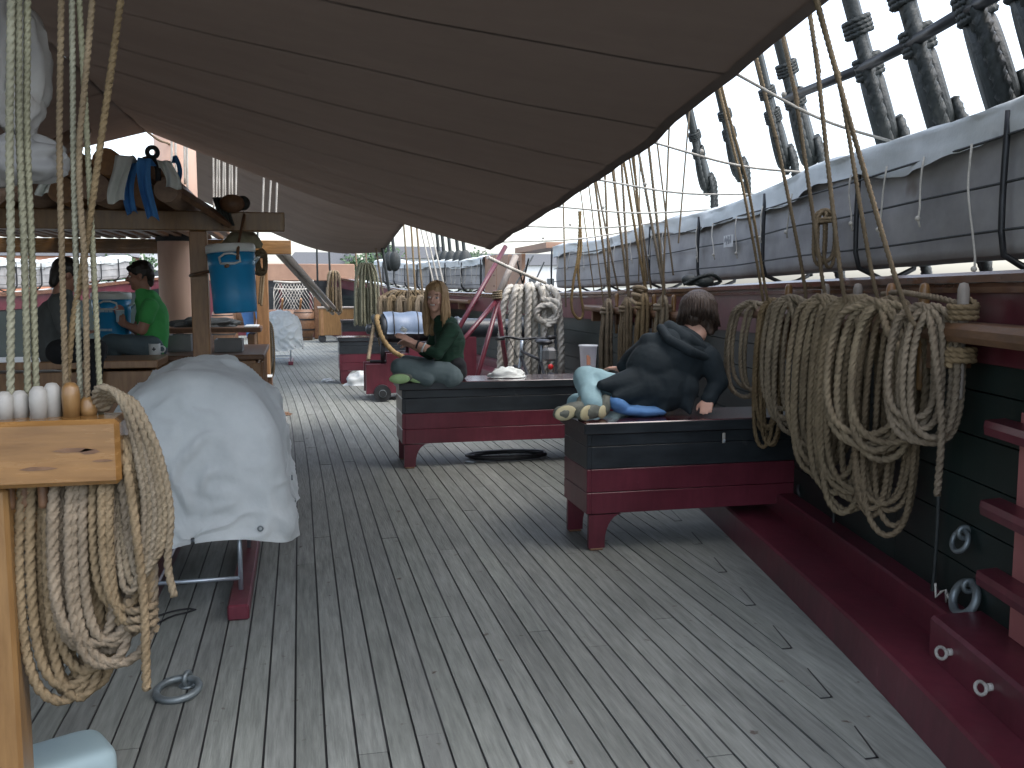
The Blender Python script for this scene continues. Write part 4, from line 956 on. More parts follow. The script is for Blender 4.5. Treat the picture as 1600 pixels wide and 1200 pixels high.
MB().box((0, .06, .80), (.12, .13, .14), b=.03).build('saddle_bag', 'grey_box', bk)
MB().sphere((-.02, -.02, .68), (.03, .02, .03)).build('rear_light', 'red_plastic', bk)

# ================================================================== COVERED LIFE RAFTS
def raft(loc, label, sx=1., seed=0):
    t = empty('covered_raft', loc, label=label, cat='raft')
    def fn(u, v):                              # u: from the middle of the near face out to the rim, then along the barrel; v: round the arch from hem to hem
        R0 = .405; zc = .695; zh = .31
        if v < .22: z = zh+(zc-zh)*(v/.22); x = -(R0+.035*(1-v/.22))
        elif v > .78: z = zh+(zc-zh)*((1-v)/.22); x = R0+.035*(1-(1-v)/.22)
        else: b = math.pi*(1-(v-.22)/.56); x = R0*math.cos(b); z = zc+R0*math.sin(b)
        if u < .42:
            q = u/.42; sh = .02+.98*(math.sin(q*math.pi/2)**.85); yy = (.12+.11*max(0., (z-.5)/.6))*q**2.3-.05*(1-q*q)
            cz = zh+.02; x = x*sh; z = cz+(z-cz)*sh if z > cz else z
        else: f_ = (.12+.11*max(0., (z-.5)/.6)); yy = f_+(u-.42)/.58*(.98-f_)
        P = Vector((x, yy, z)); d = Vector((x, -.45 if u < .42 else 0., max(0., z-zc+.15)))
        d = d.normalized() if d.length > .05 else Vector((0, -1, 0))
        n_ = .012*noise.noise(Vector((x*3, yy*3+z*2, seed)))+.008*noise.noise(Vector((x*8+z*5, yy*6-z*7, seed+2)))
        cr = noise.noise(Vector((x*2.2+5, z*2.2, yy*2+seed))); rid = 1-1.6*abs(noise.noise(Vector((x*6+z*4, z*8-x*3, yy*4+seed))))
        n_ += .034*max(0, rid-.45)*max(0, .6+cr)*2.4
        hem = .5+.5*math.sin(x*19+yy*14+seed) if z < .5 else 0
        q_ = P+d*n_; k = max(0., (.46-z)/.15)
        return (q_.x+d.x*.018*k*hem, q_.y+d.y*.018*k*hem, q_.z+k*(.03*math.sin(x*7+yy*6+seed)))
    MB().grid(fn, 96, 120).build('canvas_cover', 'canvas_white', t)
    # stitched seam and reinforced hem
    m = MB(); m.grid(lambda u, v: tuple(Vector(fn(.47+.012*u, v))+Vector((fn(.47, v)[0]*.012, 0, .005))), 2, 90); m.build('seam', 'canvas_white', t)
    for v in (.03, .12, .9, .97):
        q = fn(.6, v); MB().torus((q[0]*1.015, q[1], q[2]+.04), .011, .004, M=Euler((0, rad(90), 0)).to_matrix().to_4x4(), nu=12, nv=6).build('eyelet', 'galvanised', t)
    for (x, z) in ((-.2, .36), (.05, .34), (.3, .37)): MB().torus((x, -.05, z+.01), .011, .004, M=Euler((rad(90), 0, 0)).to_matrix().to_4x4(), nu=12, nv=6).build('eyelet', 'galvanised', t)
    for x in (-.24, .20): MB().box((x, .42, .038), (.095, 1.25, .072), b=.008).build('skid', 'red_paint', t)
    m = MB()
    for y in (.02, .75):
        for x in (-.24, .20): m.tube((x, y, .07), (x, y, .42), .011, n=8)
        m.tube((-.24, y, .13), (.20, y, .13), .010, n=8); m.tube((-.24, y, .40), (.20, y, .40), .011, n=8)
    for x in (-.24, .20): m.tube((x, .02, .40), (x, .75, .40), .011, n=8)
    m.build('cradle', 'steel', t)
    MB().tube((0, .14, .70), (0, .88, .70), .33, n=28).build('canister', 'white_plastic', t)
    t.scale = (sx, sx, sx); return t
raft((-.50, 4.42, 0), 'white canvas covered life raft on red skids beside the honey beam', seed=1)
raft((-.37, 18.3, 0), 'distant covered raft drum on red skids at the edge of the walkway', .92, seed=5)

# ================================================================== DECK FITTINGS
def ringbolt(P, label, M=I4, R_=.075, r_=.014, grp=None):
    t = empty('ring_bolt', P, label=label, cat='ring', group=grp); t.matrix_world = Matrix.Translation(P) @ M
    MB().torus((0, -.02, .022), R_, r_, M=Euler((rad(8), 0, 0)).to_matrix().to_4x4(), nu=32, nv=10).build('ring', 'galvanised', t)
    MB().torus((0, R_-.02, .03), .024, .010, M=Euler((0, rad(90), 0)).to_matrix().to_4x4(), nu=18, nv=8).build('eye', 'galvanised', t)
    MB().lathe([(.03, -.002), (.032, .006), (.02, .01)], 14, Matrix.Translation((0, R_-.02, 0))).build('plate', 'galvanised', t); return t
ringbolt(atz(282, 1082), 'galvanised ring bolt lying flat on the planks below the rope hanks', Euler((0, 0, rad(-20))).to_matrix().to_4x4())
q = atz(185, 960, .004); m = MB(); rope(m, [atz(a, b, .008) for a, b in ((225, 985), (270, 962), (300, 955), (305, 950), (268, 955), (232, 968))], .004, fine=0); tag(m.build('thin_cord', 'iron'), 'thin dark cord end lying on the planks by the hanks', 'cord')
sg_ = lambda t_, e_: math.copysign(abs(t_)**e_, t_)
ck = MB().grid(lambda u, v: (.15*sg_(math.cos(2*math.pi*u), .35)*sg_(math.cos(math.pi*(v-.5)), .35), .11*sg_(math.sin(2*math.pi*u), .35)*sg_(math.cos(math.pi*(v-.5)), .35), .065+.065*sg_(math.sin(math.pi*(v-.5)), .5)), 48, 20).build('deck_chock', 'pale_pad', loc=atz(92, 1235, 0)); ck.rotation_euler = (0, 0, rad(28)); tag(ck, 'pale blue white padded block at the foot of the varnished post', 'block')
# wall rings, shackle, black lines
def wallM(y): T = tang(y); return frame((0, 0, 0), -T, inward(y))
def wallring(pxx, pyy, label, R_, r_):
    y = onrail(pxx, 0, .8); lo, hi = .3, 1.3
    P = at(pxx, pyy, y); P.x = R(y); t = empty('wall_ring', P, label=label, cat='ring'); t.matrix_world = Matrix.Translation(P) @ wallM(y)
    MB().torus((0, -R_*.75, .035), R_, r_, M=Euler((rad(-22), rad(8), 0)).to_matrix().to_4x4(), nu=32, nv=10).build('ring', 'galvanised', t)
    MB().torus((0, 0, .02), .022, .010, M=Euler((0, rad(90), 0)).to_matrix().to_4x4(), nu=18, nv=8).build('eye', 'galvanised', t)
wallring(1520, 832, 'small galvanised ring on the dark bulwark above the big ring', .042, .010)
wallring(1532, 915, 'big galvanised ring hanging on the bulwark above the red block', .062, .0165)
y = onrail(1466, -.03, .7)
for pxx, a, b, lab in ((1466, 690, 945, 'black line hanging down the bulwark behind the white string knot'), (1306, 770, 862, 'short black line hanging under the big grey hanks')):
    y = onrail(pxx, -.03, .7); m = MB(); A = at(pxx-3, a, y); B = at(pxx+3, b, y); A.x = R(y)-.035; B.x = R(y)-.035; rope(m, [A, (A+B)/2+Vector((.01, 0, 0)), B], .008, fine=0); tag(m.build('hanging_line', 'rope_tar'), lab, 'rope')
y = onrail(1480, -.06, .6); O = at(1478, 925, y); m = MB(); rope(m, [O+Vector((a*.001*.0, -a*.0021, b*.0021))+Vector((-.02, 0, 0)) for a, b in ((-18, 12), (-17, -8), (-10, -18), (-3, -8), (2, 12), (8, 16), (14, 4), (20, -8), (14, -14), (6, -2), (16, 8), (26, 2), (24, -10))], .005, fine=0); tag(m.build('string_knot', 'rope_white'), 'white string tied in a loose bow on the black line', 'string')
# shackle by the chest end
y = 4.75; P = Vector((R(y)-.06, y, at(1256, 755, y).z)); t = empty('shackle', P, label='dark iron shackle links hanging at the end of the nearer chest', cat='shackle'); t.location = at(1256, 740, 4.84)
MB().torus((0, 0, .04), .032, .012, M=Euler((rad(75), 0, rad(30))).to_matrix().to_4x4()).build('link', 'iron', t); MB().torus((.005, 0, -.045), .05, .012, M=Euler((rad(90), 0, rad(70))).to_matrix().to_4x4(), sc=(.6, 1, 1)).build('link', 'iron', t); MB().torus((-.01, -.01, -.10), .034, .012, M=Euler((rad(70), 0, rad(10))).to_matrix().to_4x4()).build('link', 'iron', t)
# boarding ladder cleats on a pink board
y0_ = onrail(1592, -.02, .7)
bl = empty('side_steps', (0, 0, 0), label='pink board with red rounded step cleats fixed to the bulwark', cat='steps')
ya, yb = y0_-.75, y0_
MB().sweep([(-.035, .306), (-.035, 1.08), (-.002, 1.08), (-.002, .306)], list(np.linspace(ya, yb, 6)), lambda y: (Vector((R(y), y, 0)), Vector((1, 0, 0)))).build('back_board', 'pink_paint', bl)
for zz in (1.02, .74, .49):
    yy = list(np.linspace(ya, yb+.10, 8)); m = MB(); m.sweep([(-.115, -.028), (-.12, 0), (-.115, .022), (-.036, .026), (-.036, -.03)], yy, lambda y: (Vector((R(y), y, zz)), Vector((1, 0, 0)))); m.build('cleat', 'red_paint', bl)
# dark tackle on the rail
y = 6.0; t = empty('tackle_block', at(1100, 440, 5.9), label='black tarred block and line lying on the rail above the bowed head', cat='block')
MB().sphere((0, 0, 0), (.07, .05, .04)).build('shell', 'rope_tar', t); MB().sphere((-.09, .03, .01), (.06, .05, .04)).build('shell', 'rope_tar', t)
m = MB(); rope(m, [(-.15, 0, -.02), (-.05, -.03, .03), (.05, -.02, .045), (.13, .02, .0), (.05, 0, -.02), (-.08, -.02, -.015)], .014, fine=1); m.build('strop', 'rope_tar', t)

# ================================================================== LEFT: SPARS ON GALLOWS, CREW AREA
GY = 8.0
ga = empty('spar_gallows', (0, 0, 0), label='timber gallows with pale cross beam carrying the stacked spars', cat='gallows')
a = at(445, 348, GY); zb = a.z
MB().box(((a.x-5.2)/2, GY, zb), (a.x+5.2, .16, .155), b=.008).build('cross_beam', 'varnish_y', ga)
a2 = at(455, 387, 11.6); MB().box(((a2.x-4.5)/2, 11.6, a2.z), (a2.x+4.5, .18, .165), b=.008).build('cross_beam', 'varnish', ga)
pxx = at(313, 450, GY).x
MB().box((pxx, GY+.0, (zb-.08)/2), (.135, .14, zb-.08), b=.008).build('post', 'oak', ga)
MB().box((a2.x-.35, 11.6, (a2.z-.085)/2), (.14, .14, a2.z-.085), b=.008).build('post', 'oak', ga)
for x in (-3.6,): MB().box((x, GY, (zb-.08)/2), (.14, .14, zb-.08), b=.008).build('post', 'oak', ga)
g = random.Random(4)
sp = [(-.92, .085), (-1.16, .10), (-1.42, .105), (-1.68, .10), (-1.95, .11), (-2.22, .10), (-2.48, .09), (-2.75, .10), (-3.0, .1)]
for k, (x, r_) in enumerate(sp):
    o = MB().tube((0, 0, 0), (.0, 5.2+g.uniform(0, .6), -.02), r_, r_*.8, n=16).build('spar', 'spar_wood', loc=(x, 7.35+g.uniform(-.2, .2), zb+.08+r_)); tag(o, 'round brown spar in the lower layer resting on the gallows beam', 'spar', 'lower layer of spars on the gallows')
for k, (x, r_) in enumerate([(-1.05, .085), (-1.3, .095), (-1.56, .10), (-1.85, .095), (-2.1, .1), (-2.36, .09)]):
    o = MB().tube((0, 0, 0), (.0, 4.8, -.02), r_, r_*.85, n=16).build('spar', 'spar_wood', loc=(x, 7.2+g.uniform(-.15, .2), zb+.255+r_)); tag(o, 'round brown spar end in the upper layer of the stack', 'spar', 'upper layer of spars on the gallows')
# corrugated underside: close set battens between the beams
for k in range(22):
    o = MB().box((0, 0, 0), (.07, 3.5, .035)).build('batten', 'brown_wood', loc=(-.75-.135*k, 9.8, a2.z+.105)); tag(o, 'dark batten laid between the two gallows beams under the spars', 'batten', 'battens under the spars')
# leaning plank and dark hook block
A = at(232, 268, 7.3); B = at(345, 340, 7.75); mid = (A+B)/2; m = MB(); m.box((0, 0, 0), ((B-A).length, .32, .04), b=.004); o = m.build('loose_plank', 'brown_wood'); o.matrix_world = frame(mid+Vector((0, .1, .0)), B-A, Vector((0, -.5, .85))); tag(o, 'brown plank leaning down off the spar stack', 'plank')
e = empty('iron_hook', at(238, 238, 7.2), label='dark iron hook standing up above the spar ends', cat='hook')
MB().torus((0, 0, 0), .035, .017, M=Euler((rad(90), 0, 0)).to_matrix().to_4x4()).build('eye', 'iron', e); m = MB(); rope(m, [(0, 0, -.04), (.03, 0, -.09), (.035, 0, -.2)], .022, fine=0); m.build('shank', 'iron', e)
# lashing and block on the beam
t = empty('rope_lashing', at(345, 330, GY-.1), label='dark rope lashing and block bound round the gallows beam', cat='rope')
m = MB()
for k in range(5): x = -.05+.02*k; rope(m, [(x, -.005, .10), (x+.03, -.01, 0), (x+.06, -.01, -.10), (x+.06, .2, -.10), (x, .2, .10), (x, -.005, .10)], .011, fine=0)
m.build('turns', 'rope_tar', t); MB().sphere((.09, -.02, .06), (.10, .07, .075)).build('block', 'brown_wood', t); MB().sphere((.17, .03, .07), (.06, .06, .06)).build('block', 'rope_tar', t)
# pin lines at the mast
for k, x in enumerate((334, 338, 343, 348, 352, 358, 363, 368, 410, 420, 431)):
    A = at(x, 330 if x < 400 else 338, 10.6); B = at(x+(2 if k % 2 else -1)-(0 if x < 400 else -6), 200, 10.6); m = MB(); rope(m, [Vector((0, 0, 0)), B-A, (B-A)*4], .012, fine=1); tag(m.build('mast_line', 'rope_white', loc=A), 'thin white line dropping past the peach mast', 'rope', 'thin white lines by the mast')
for k, (x, y1) in enumerate(((269, 262), (275, 256), (289, 268), (293, 280))):
    A = at(x, y1+20, 10.2); B = at(x-1, 205, 10.2); m = MB(); rope(m, [Vector((0, 0, 0)), B-A, (B-A)*5], .012, fine=0); tag(m.build('mast_line', 'rope_white', loc=A), 'thin pale line dropping just before the peach mast', 'rope', 'thin pale lines before the mast')
for k, (a_, b_, c_, d_) in enumerate(((409, 420, 405, 475), (415, 398, 408, 478))):
    m = MB(); rope(m, [at(a_, b_, 11.3), at(c_, d_, 11.3)], .016, fine=1); tag(m.build('hanging_line', 'rope_tan'), 'pale line hanging just right of the blue cooler', 'rope', 'pale lines beside the cooler')
# diagonal grey ladder rail / stay forward
for dx in (0, 10):
    m = MB(); m.tube(at(432+dx, 392, 13.2), at(520+dx, 490, 24), .045, n=8); tag(m.build('gangway_pole', 'grey_wood'), 'long grey pole slanting down to the far deck', 'pole', 'slanting grey poles')

# laundry
def rag(px0, py0, px1, py1, Y, m_, label, seed, wtop=1.):
    A = at(px0, py0, Y); s = depth(A)/FPX; wd = (px1-px0)*s; ln = (py1-py0)*s; t = A
    def fn(u, v):
        a = v*1.25-.25
        n_ = noise.noise(Vector((u*3+seed, v*2, 0)))*.03+.02*math.sin(u*9+seed+v*3)
        x = wd*(u*(1-.25*v*math.sin(seed))) + .03*math.sin(v*4+seed)
        if a < 0: return (x, .10*math.sin(-a/.25*1.6)+n_*.3, .03+.05*(a/.25)*.8)
        return (x, -.02+n_, .03-ln*a*(1+.05*math.sin(u*4+seed)))
    o = MB().grid(fn, 14, 24, thick=.004).build('laundry', m_, loc=t); return tag(o, label, 'laundry', 'laundry on the spars')
rag(174, 250, 203, 322, 6.95, 'rag_white', 'white towel hung over the end of a spar', 1.)
rag(198, 262, 216, 340, 7.05, 'rag_blue', 'blue cloth hanging half behind the white towel', 2.2)
rag(222, 254, 240, 348, 6.95, 'rag_blue', 'blue cloth hanging by itself from the spar end', 3.1)
rag(252, 258, 271, 300, 7.0, 'rag_white', 'small white cloth pinned beside the leaning plank', 4.5)
rag(270, 250, 277, 300, 7.3, 'rag_blue', 'narrow pale blue strip hanging beside the mast', 5.5)
rag(62, 262, 82, 312, 5.6, 'rag_white', 'pale cloth with a dangling end near the furled sail', 6.5)

# coolers
def cooler(loc, label, H, r_, tilt=(0, 0, 0), strap=False, logo=False):
    t = empty('water_cooler', loc, label=label, cat='cooler'); t.rotation_euler = tilt
    MB().lathe([(r_*.86, 0), (r_*.89, .012), (r_*.90, H*.24), (r_*.90, H*.25), (r_*.90, H*.255), (r_*.93, H*.62), (r_*.95, H*.63), (r_*.98, H*.86)], 36).build('tub', 'blue_plastic', t)
    lid = MB().lathe([(r_*1.0, H*.862), (r_*1.02, H*.87), (r_*1.02, H*.96), (r_*.97, H*.985), (r_*.4, H), (0.01, H)], 36).build('lid', 'white_plastic', t)
    for sgn in (-1,):
        m = MB(); q = r_*.95; rope(m, [(-.07, -q*.94, H*.70), (-.075, -q-.02, H*.78), (-.05, -q-.03, H*.83), (.05, -q-.03, H*.83), (.075, -q-.02, H*.78), (.07, -q*.94, H*.70), (0, -q-.02, H*.695), (-.07, -q*.94, H*.70)], .009, fine=0); m.build('handle', 'white_plastic', t)
    m = MB(); rope(m, [(-.07+r_, 0, H*.70), (r_+.02, -.05, H*.78), (r_+.02, .05, H*.78), (r_*.9, .07, H*.7)], .009, fine=0); m.build('handle', 'white_plastic', t)
    if logo:
        Mq = lambda ang, z: Matrix.Translation((r_*.97*math.sin(ang), -r_*.97*math.cos(ang), z)) @ Euler((rad(90), 0, ang)).to_matrix().to_4x4()
        MB().lathe([(.045, -.006), (.045, .006), (0, .006)], 20, Mq(.55, H*.68)).build('emblem', 'logo_pink', t)
        for k in range(5): MB().box((0, 0, 0), (.03, .035, .01), Mq(-.75+.22*k, H*.68), b=.001).build('letter', 'logo_pale', t)
        for k in range(4): MB().box((0, 0, 0), (.03, .02, .01), Mq(-.6+.22*k, H*.34), b=.001).build('letter', 'logo_pale', t)
    return t
q = at(370, 488, 7.75); cooler((q.x, 7.62, q.z), 'big blue water cooler with white lid strapped up under the beam', .54, .185, tilt=(rad(-2), rad(-3), 0))
m = MB(); A = at(371, 405, 7.42); rope(m, [A, at(373, 380, 7.5), at(381, 338, 7.88), at(381, 334, 7.95), at(380, 332, 8.12)], .012, fine=0); tag(m.build('cooler_strap', 'brown_wood'), 'brown strap slinging the blue cooler from the beam', 'strap')
m = MB(); rope(m, [at(356, 415, 7.42), at(335, 422, 7.7), at(300, 430, 7.9), at(298, 431, 8.1)], .014, fine=0); tag(m.build('cooler_strap', 'brown_wood'), 'brown strap tying the blue cooler back to the post', 'strap')
m = MB(); coil(m, (0, 0, 0), (1, 0, 0), (0, -1, 0), .10, .20, 5, .012, seed=2, fine=1); tag(m.build('rope_coil', 'rope_tan', loc=at(408, 392, 8.1)), 'small frayed tan coil beside the blue cooler lid', 'rope')
tag(lump('rope_bundle', at(380, 388, 8.3), .16, .1, .16, 'rope_sage', 15), 'frayed grey rope bundle hanging under the beam behind the cooler', 'rope')
# oak hatch / companion bench
hx0, hx1 = at(192, 565, 8.25).x, at(409, 560, 8.25).x; zt_ = at(300, 553, 8.5).z
hb = empty('hatch_bench', (0, 0, 0), label='panelled oak hatch bench with dark top behind the covered raft', cat='bench')
MB().box(((hx0+hx1)/2, 9.0, zt_-.02), (hx1-hx0+.04, 1.5, .045), b=.008).build('top', 'brown_wood', hb)
MB().box(((hx0+hx1)/2, 9.0, zt_/2-.03), (hx1-hx0-.06, 1.40, zt_-.08), b=.006).build('case', 'oak', hb)
for x in (hx0+.05, (hx0+hx1)/2, hx1-.05): MB().box((x, 8.29, zt_/2-.03), (.075, .03, zt_-.085), b=.004).build('stile', 'oak', hb)
for z in (.06, zt_-.09): MB().box(((hx0+hx1)/2, 8.295, z), (hx1-hx0-.1, .02, .08), b=.004).build('panel_rail', 'oak', hb)
for k in range(4): MB().box((hx1-.015, 8.5+.33*k, zt_/2-.03), (.03, .06, zt_-.085), b=.004).build('stile', 'oak', hb)
# bench at left
bn = empty('oak_bench', (0, 0, 0), label='low oak bench under the dark haired crew member', cat='bench')
c0 = at(60, 572, 7.6); MB().box((c0.x, 7.9, c0.z), (1.7, .6, .06), b=.006).build('seat', 'oak', bn); MB().box((c0.x, 7.95, c0.z/2-.03), (1.6, .5, c0.z-.06)).build('case', 'oak', bn)
# clutter on the hatch bench
def crate(p, q, r_, s_, Y, dep, m_, label, name='tray'):
    A = at(p, s_, Y); B = at(r_, q, Y); t = empty(name, ((A.x+B.x)/2, Y+dep/2, zt_+.003), label=label, cat='tray')
    w_, h_ = B.x-A.x, max(.05, B.z-A.z)
    MB().box((0, 0, .006), (w_, dep, .012)).build('base', m_, t)
    for y in (-dep/2+.006, dep/2-.006): MB().box((0, y, h_/2+.013), (w_, .012, h_)).build('side', m_, t)
    for x in (-w_/2+.006, w_/2-.006): MB().box((x, 0, h_/2+.013), (.012, dep-.026, h_)).build('side', m_, t)
crate(262, 526, 298, 550, 8.75, .3, 'grey_box', 'shallow grey tray on the oak bench left of the post'); crate(335, 530, 378, 548, 8.6, .3, 'grey_box', 'grey crate on the oak bench right of the post')
crate(300, 530, 330, 548, 9.1, .25, 'brown_wood', 'wooden tray on the oak bench half behind the post')
t = empty('side_table', (0, 0, 0), label='slanting brown board table with pale end behind the oak bench', cat='table'); A = at(262, 507, 10.2); B = at(408, 523, 10.0)
MB().box(((A.x+B.x)/2, 10.2, (A.z+B.z)/2), (B.x-A.x, .55, .05)).build('board', 'brown_wood', t); MB().box((B.x-.1, 10.2, (B.z+A.z)/2+.03), (.14, .5, .012)).build('end_sheet', 'canvas_white', t)
for x in (A.x+.1, B.x-.1): MB().box((x, 10.2, (A.z+B.z)/4-.02), (.07, .45, (A.z+B.z)/2-.05)).build('leg', 'oak', t)
tag(lump('rope_bundle', Vector(((A.x+B.x)/2-.1, 10.2, (A.z+B.z)/2+.027)), .35, .18, .10, 'rope_tar', 21), 'dark heap of line lying on the slanting board', 'rope')
# steps at the right end
stp = empty('wooden_steps', (0, 0, 0), label='small varnished wooden steps by the walkway with sun glints painted white on the edges', cat='steps')
s0 = atz(412, 652, 0); 
MB().box((s0.x-.22, s0.y+.1, .20), (.45, .30, .40), b=.006).build('step', 'varnish_y', stp); MB().box((s0.x-.05, s0.y+.1, .44), (.10, .28, .07)).build('upstand', 'brown_wood', stp); MB().box((s0.x+.07, s0.y+.12, .40), (.07, .26, .12)).build('upstand', 'brown_wood', stp)
MB().box((s0.x-.22, s0.y+.1, .409), (.40, .28, .012)).build('tread', 'canvas_white', stp)
for x in (s0.x-.05, s0.x+.07): MB().box((x, s0.y+.1, .482 if x < s0.x else .466), (.07, .26, .01)).build('painted_glint', 'white_plastic', stp)  # white slips put the sun's glint on the step edges into the colour
e = tag(lump('deck_mat', atz(438, 648, 0), .14, .11, .03, 'brown_wood', 31), 'low dark round pad on deck beside the small steps', 'pad')
# upright post with golden coil
P0 = atz(404, 596, 0); ps = tag(MB().box((0, 0, .58), (.09, .09, 1.16), b=.006).build('rope_post', 'oak', loc=P0), 'slim oak post carrying a thin golden coil', 'post')
tp_ = at(413, 500, P0.y-.2); m = MB(); coil(m, (0, 0, 0), (1, 0, 0), (0, -1, 0), .24, .98, 9, .015, seed=77, fine=1, layers=2); tag(m.build('rope_coil', 'rope_tan', loc=tp_), 'thin golden coil hanging on the slim oak post', 'rope')
# second cooler and mug
q = at(172, 545, 8.6); cooler((q.x, 8.75, zt_ if q.x > hx0 else at(172, 545, 8.7).z), 'blue drinks cooler with round red emblem beside the crew in green', .50, .165, logo=True)
cs = MB().box((q.x-.1, 8.8, (at(172, 545, 8.7).z)/2-.002), (.55, .55, at(172, 545, 8.7).z-.008), b=.006); tag(cs.build('oak_stand', 'oak'), 'oak box under the blue drinks cooler', 'box')
q = at(241, 555, 8.32); mg_ = empty('mug', (q.x, 8.36, zt_+.003), label='white mug with small dark emblem on the oak bench', cat='mug')
MB().lathe([(.042, 0), (.046, .004), (.048, .10), (.044, .10), (.042, .01)], 24).build('cup', 'white_plastic', mg_); MB().torus((.058, 0, .052), .026, .006, M=Euler((rad(90), 0, 0)).to_matrix().to_4x4(), nu=18, nv=8).build('handle', 'white_plastic', mg_)
MB().box((0, -.0475, .055), (.010, .004, .032), b=.001).build('emblem', 'print_dark', mg_); MB().box((0, -.048, .055), (.030, .004, .010), b=.001).build('emblem', 'print_dark', mg_)

# ================================================================== FAR SHORE
tag(MB().box((0, 148, -2.2), (400, 16, 2), b=.1).build('quay', 'quay'), kind='structure')
for k, (x, w_, h_, m_) in enumerate(((-14, 16, 8, 'wall_white'), (4, 11, 6, 'wall_brick'), (17, 12, 7, 'wall_white'), (-34, 20, 7, 'wall_brick'), (-60, 26, 9, 'wall_white'), (-92, 30, 8, 'wall_white'), (34, 16, 6, 'wall_white'))):
    t = empty('quay_building', (x, 150, -1.2), label=['long pale warehouse on the far quay', 'brick red shed on the far quay', 'white shed beside the far trees', 'brick warehouse left along the quay', 'large pale quay building behind the spars', 'broad white hall far along the quay', 'low white building on the quay beyond the netting'][k], cat='building')
    MB().box((0, 0, h_/2), (w_, 9, h_), b=.05).build('wall', m_, t)
    MB().prism([(-w_/2-.4, 0), (w_/2+.4, 0), (w_/2-1, 1.8), (-w_/2+1, 1.8)], 10, frame((0, 5, h_+.01), (1, 0, 0), (0, -1, 0))).build('roof', 'roof_grey', t)
    for j in range(int(w_/3)): f = MB().box((-w_/2+1.6+3*j, -4.53, h_*.55), (1.5, .1, 1.5), b=.02).build('window', 'wall_white', t); MB().box((-w_/2+1.6+3*j, -4.6, h_*.55), (1.2, .06, 1.2), b=.02).build('pane', 'glass_far', f)
def tree(x, y, h_, label, seed):
    t = empty('quay_tree', (x, y, -1.2), label=label, cat='tree', group='trees on the far quay'); g = random.Random(seed)
    MB().tube((0, 0, 0), (0, 0, h_*.6), .25, .12, 8).build('trunk', 'bark', t); m = MB()
    cl = [Vector((g.gauss(0, 1.3), g.gauss(0, 1.3), h_*.62+g.gauss(0, h_*.15))) for _ in range(16)]
    for k in range(1500):
        c = g.choice(cl); p_ = c+Vector((g.gauss(0, .7), g.gauss(0, .7), g.gauss(0, .6))); d = Vector((g.gauss(0, 1), g.gauss(0, 1), g.gauss(0, 1))).normalized()*.28; e_ = d.orthogonal().normalized()*.2
        m.add([p_-d, p_+e_, p_+d, p_-e_], [(0, 1, 2, 3)])
    m.build('crown', 'leaf', t)
for k, (x, h_) in enumerate(((10.5, 10), (13, 8), (-24, 9), (26, 9), (-47, 9))): tree(x, 143, h_, 'green tree standing before the far quay buildings', k)

# ================================================================== PEOPLE
def hull_mesh(prims, vox, m_, name, parent, smooth=4, disp=None, mats=None):
    m = MB()
    for p in prims:
        if p[0] == 'c': m.caps(p[1], p[2], p[3], p[4])
        else: m.sphere(p[1], p[2], (Euler(p[3]).to_matrix().to_4x4() if len(p) > 3 else None), 18, 12)
    o = m.build(name, m_)
    md = o.modifiers.new('r', 'REMESH'); md.mode = 'VOXEL'; md.voxel_size = vox; md.use_smooth_shade = True
    ms = o.modifiers.new('s', 'SMOOTH'); ms.factor = .5; ms.iterations = smooth
    dg = bpy.context.evaluated_depsgraph_get(); me = bpy.data.meshes.new_from_object(o.evaluated_get(dg))
    o.modifiers.clear(); old = o.data; o.data = me; bpy.data.meshes.remove(old); me.name = name
    if not me.materials: me.materials.append(MATS[m_])
    if disp:
        for v, nrm in zip(me.vertices, [Vector(q.vector) for q in me.vertex_normals]): v.co = v.co+nrm*disp(v.co)
    for p in me.polygons: p.use_smooth = True
    wparent(o, parent); return o
def folds(a, f, seed, dirv=(1, 1, 1)):
    d = Vector(dirv)
    def fn(c):
        q = Vector((c.x*d.x, c.y*d.y, c.z*d.z))*f
        return a*(noise.noise(q+Vector((seed, 0, 0)))+.5*noise.noise(q*2.3+Vector((0, seed, 0))))
    return fn
def hand(wr, mid, tipdir, palmn, r_=.0085, L=.075, curl=.5):
    """palm and five separate fingers as capsules; wr wrist, mid knuckle centre"""
    wr = Vector(wr); mid = Vector(mid); ax = (mid-wr).normalized(); pn = Vector(palmn); pn = (pn-ax*pn.dot(ax)).normalized(); sd = ax.cross(pn)
    P = []
    for k in range(4):
        kn = mid+sd*(k-1.5)*.021; P.append(('c', wr+sd*(k-1.5)*.011, .015, kn, .0115))
        l = L*(.88, 1, .94, .74)[k]; d1 = (ax+pn*curl*.5).normalized(); d2 = (ax+pn*curl*1.3).normalized()
        a = kn+d1*l*.5; P.append(('c', kn, r_*1.05, a, r_)); P.append(('c', a, r_, a+d2*l*.5, r_*.8))
    tb = wr+ax*.03-sd*.03; a = tb+(ax*.6-sd*.7+pn*.3).normalized()*.035; P += [('c', wr+ax*.015, .016, tb, .014), ('c', tb, .012, a, .010), ('c', a, .010, a+(ax*.9+pn*.35).normalized()*.03, .0085)]
    return P
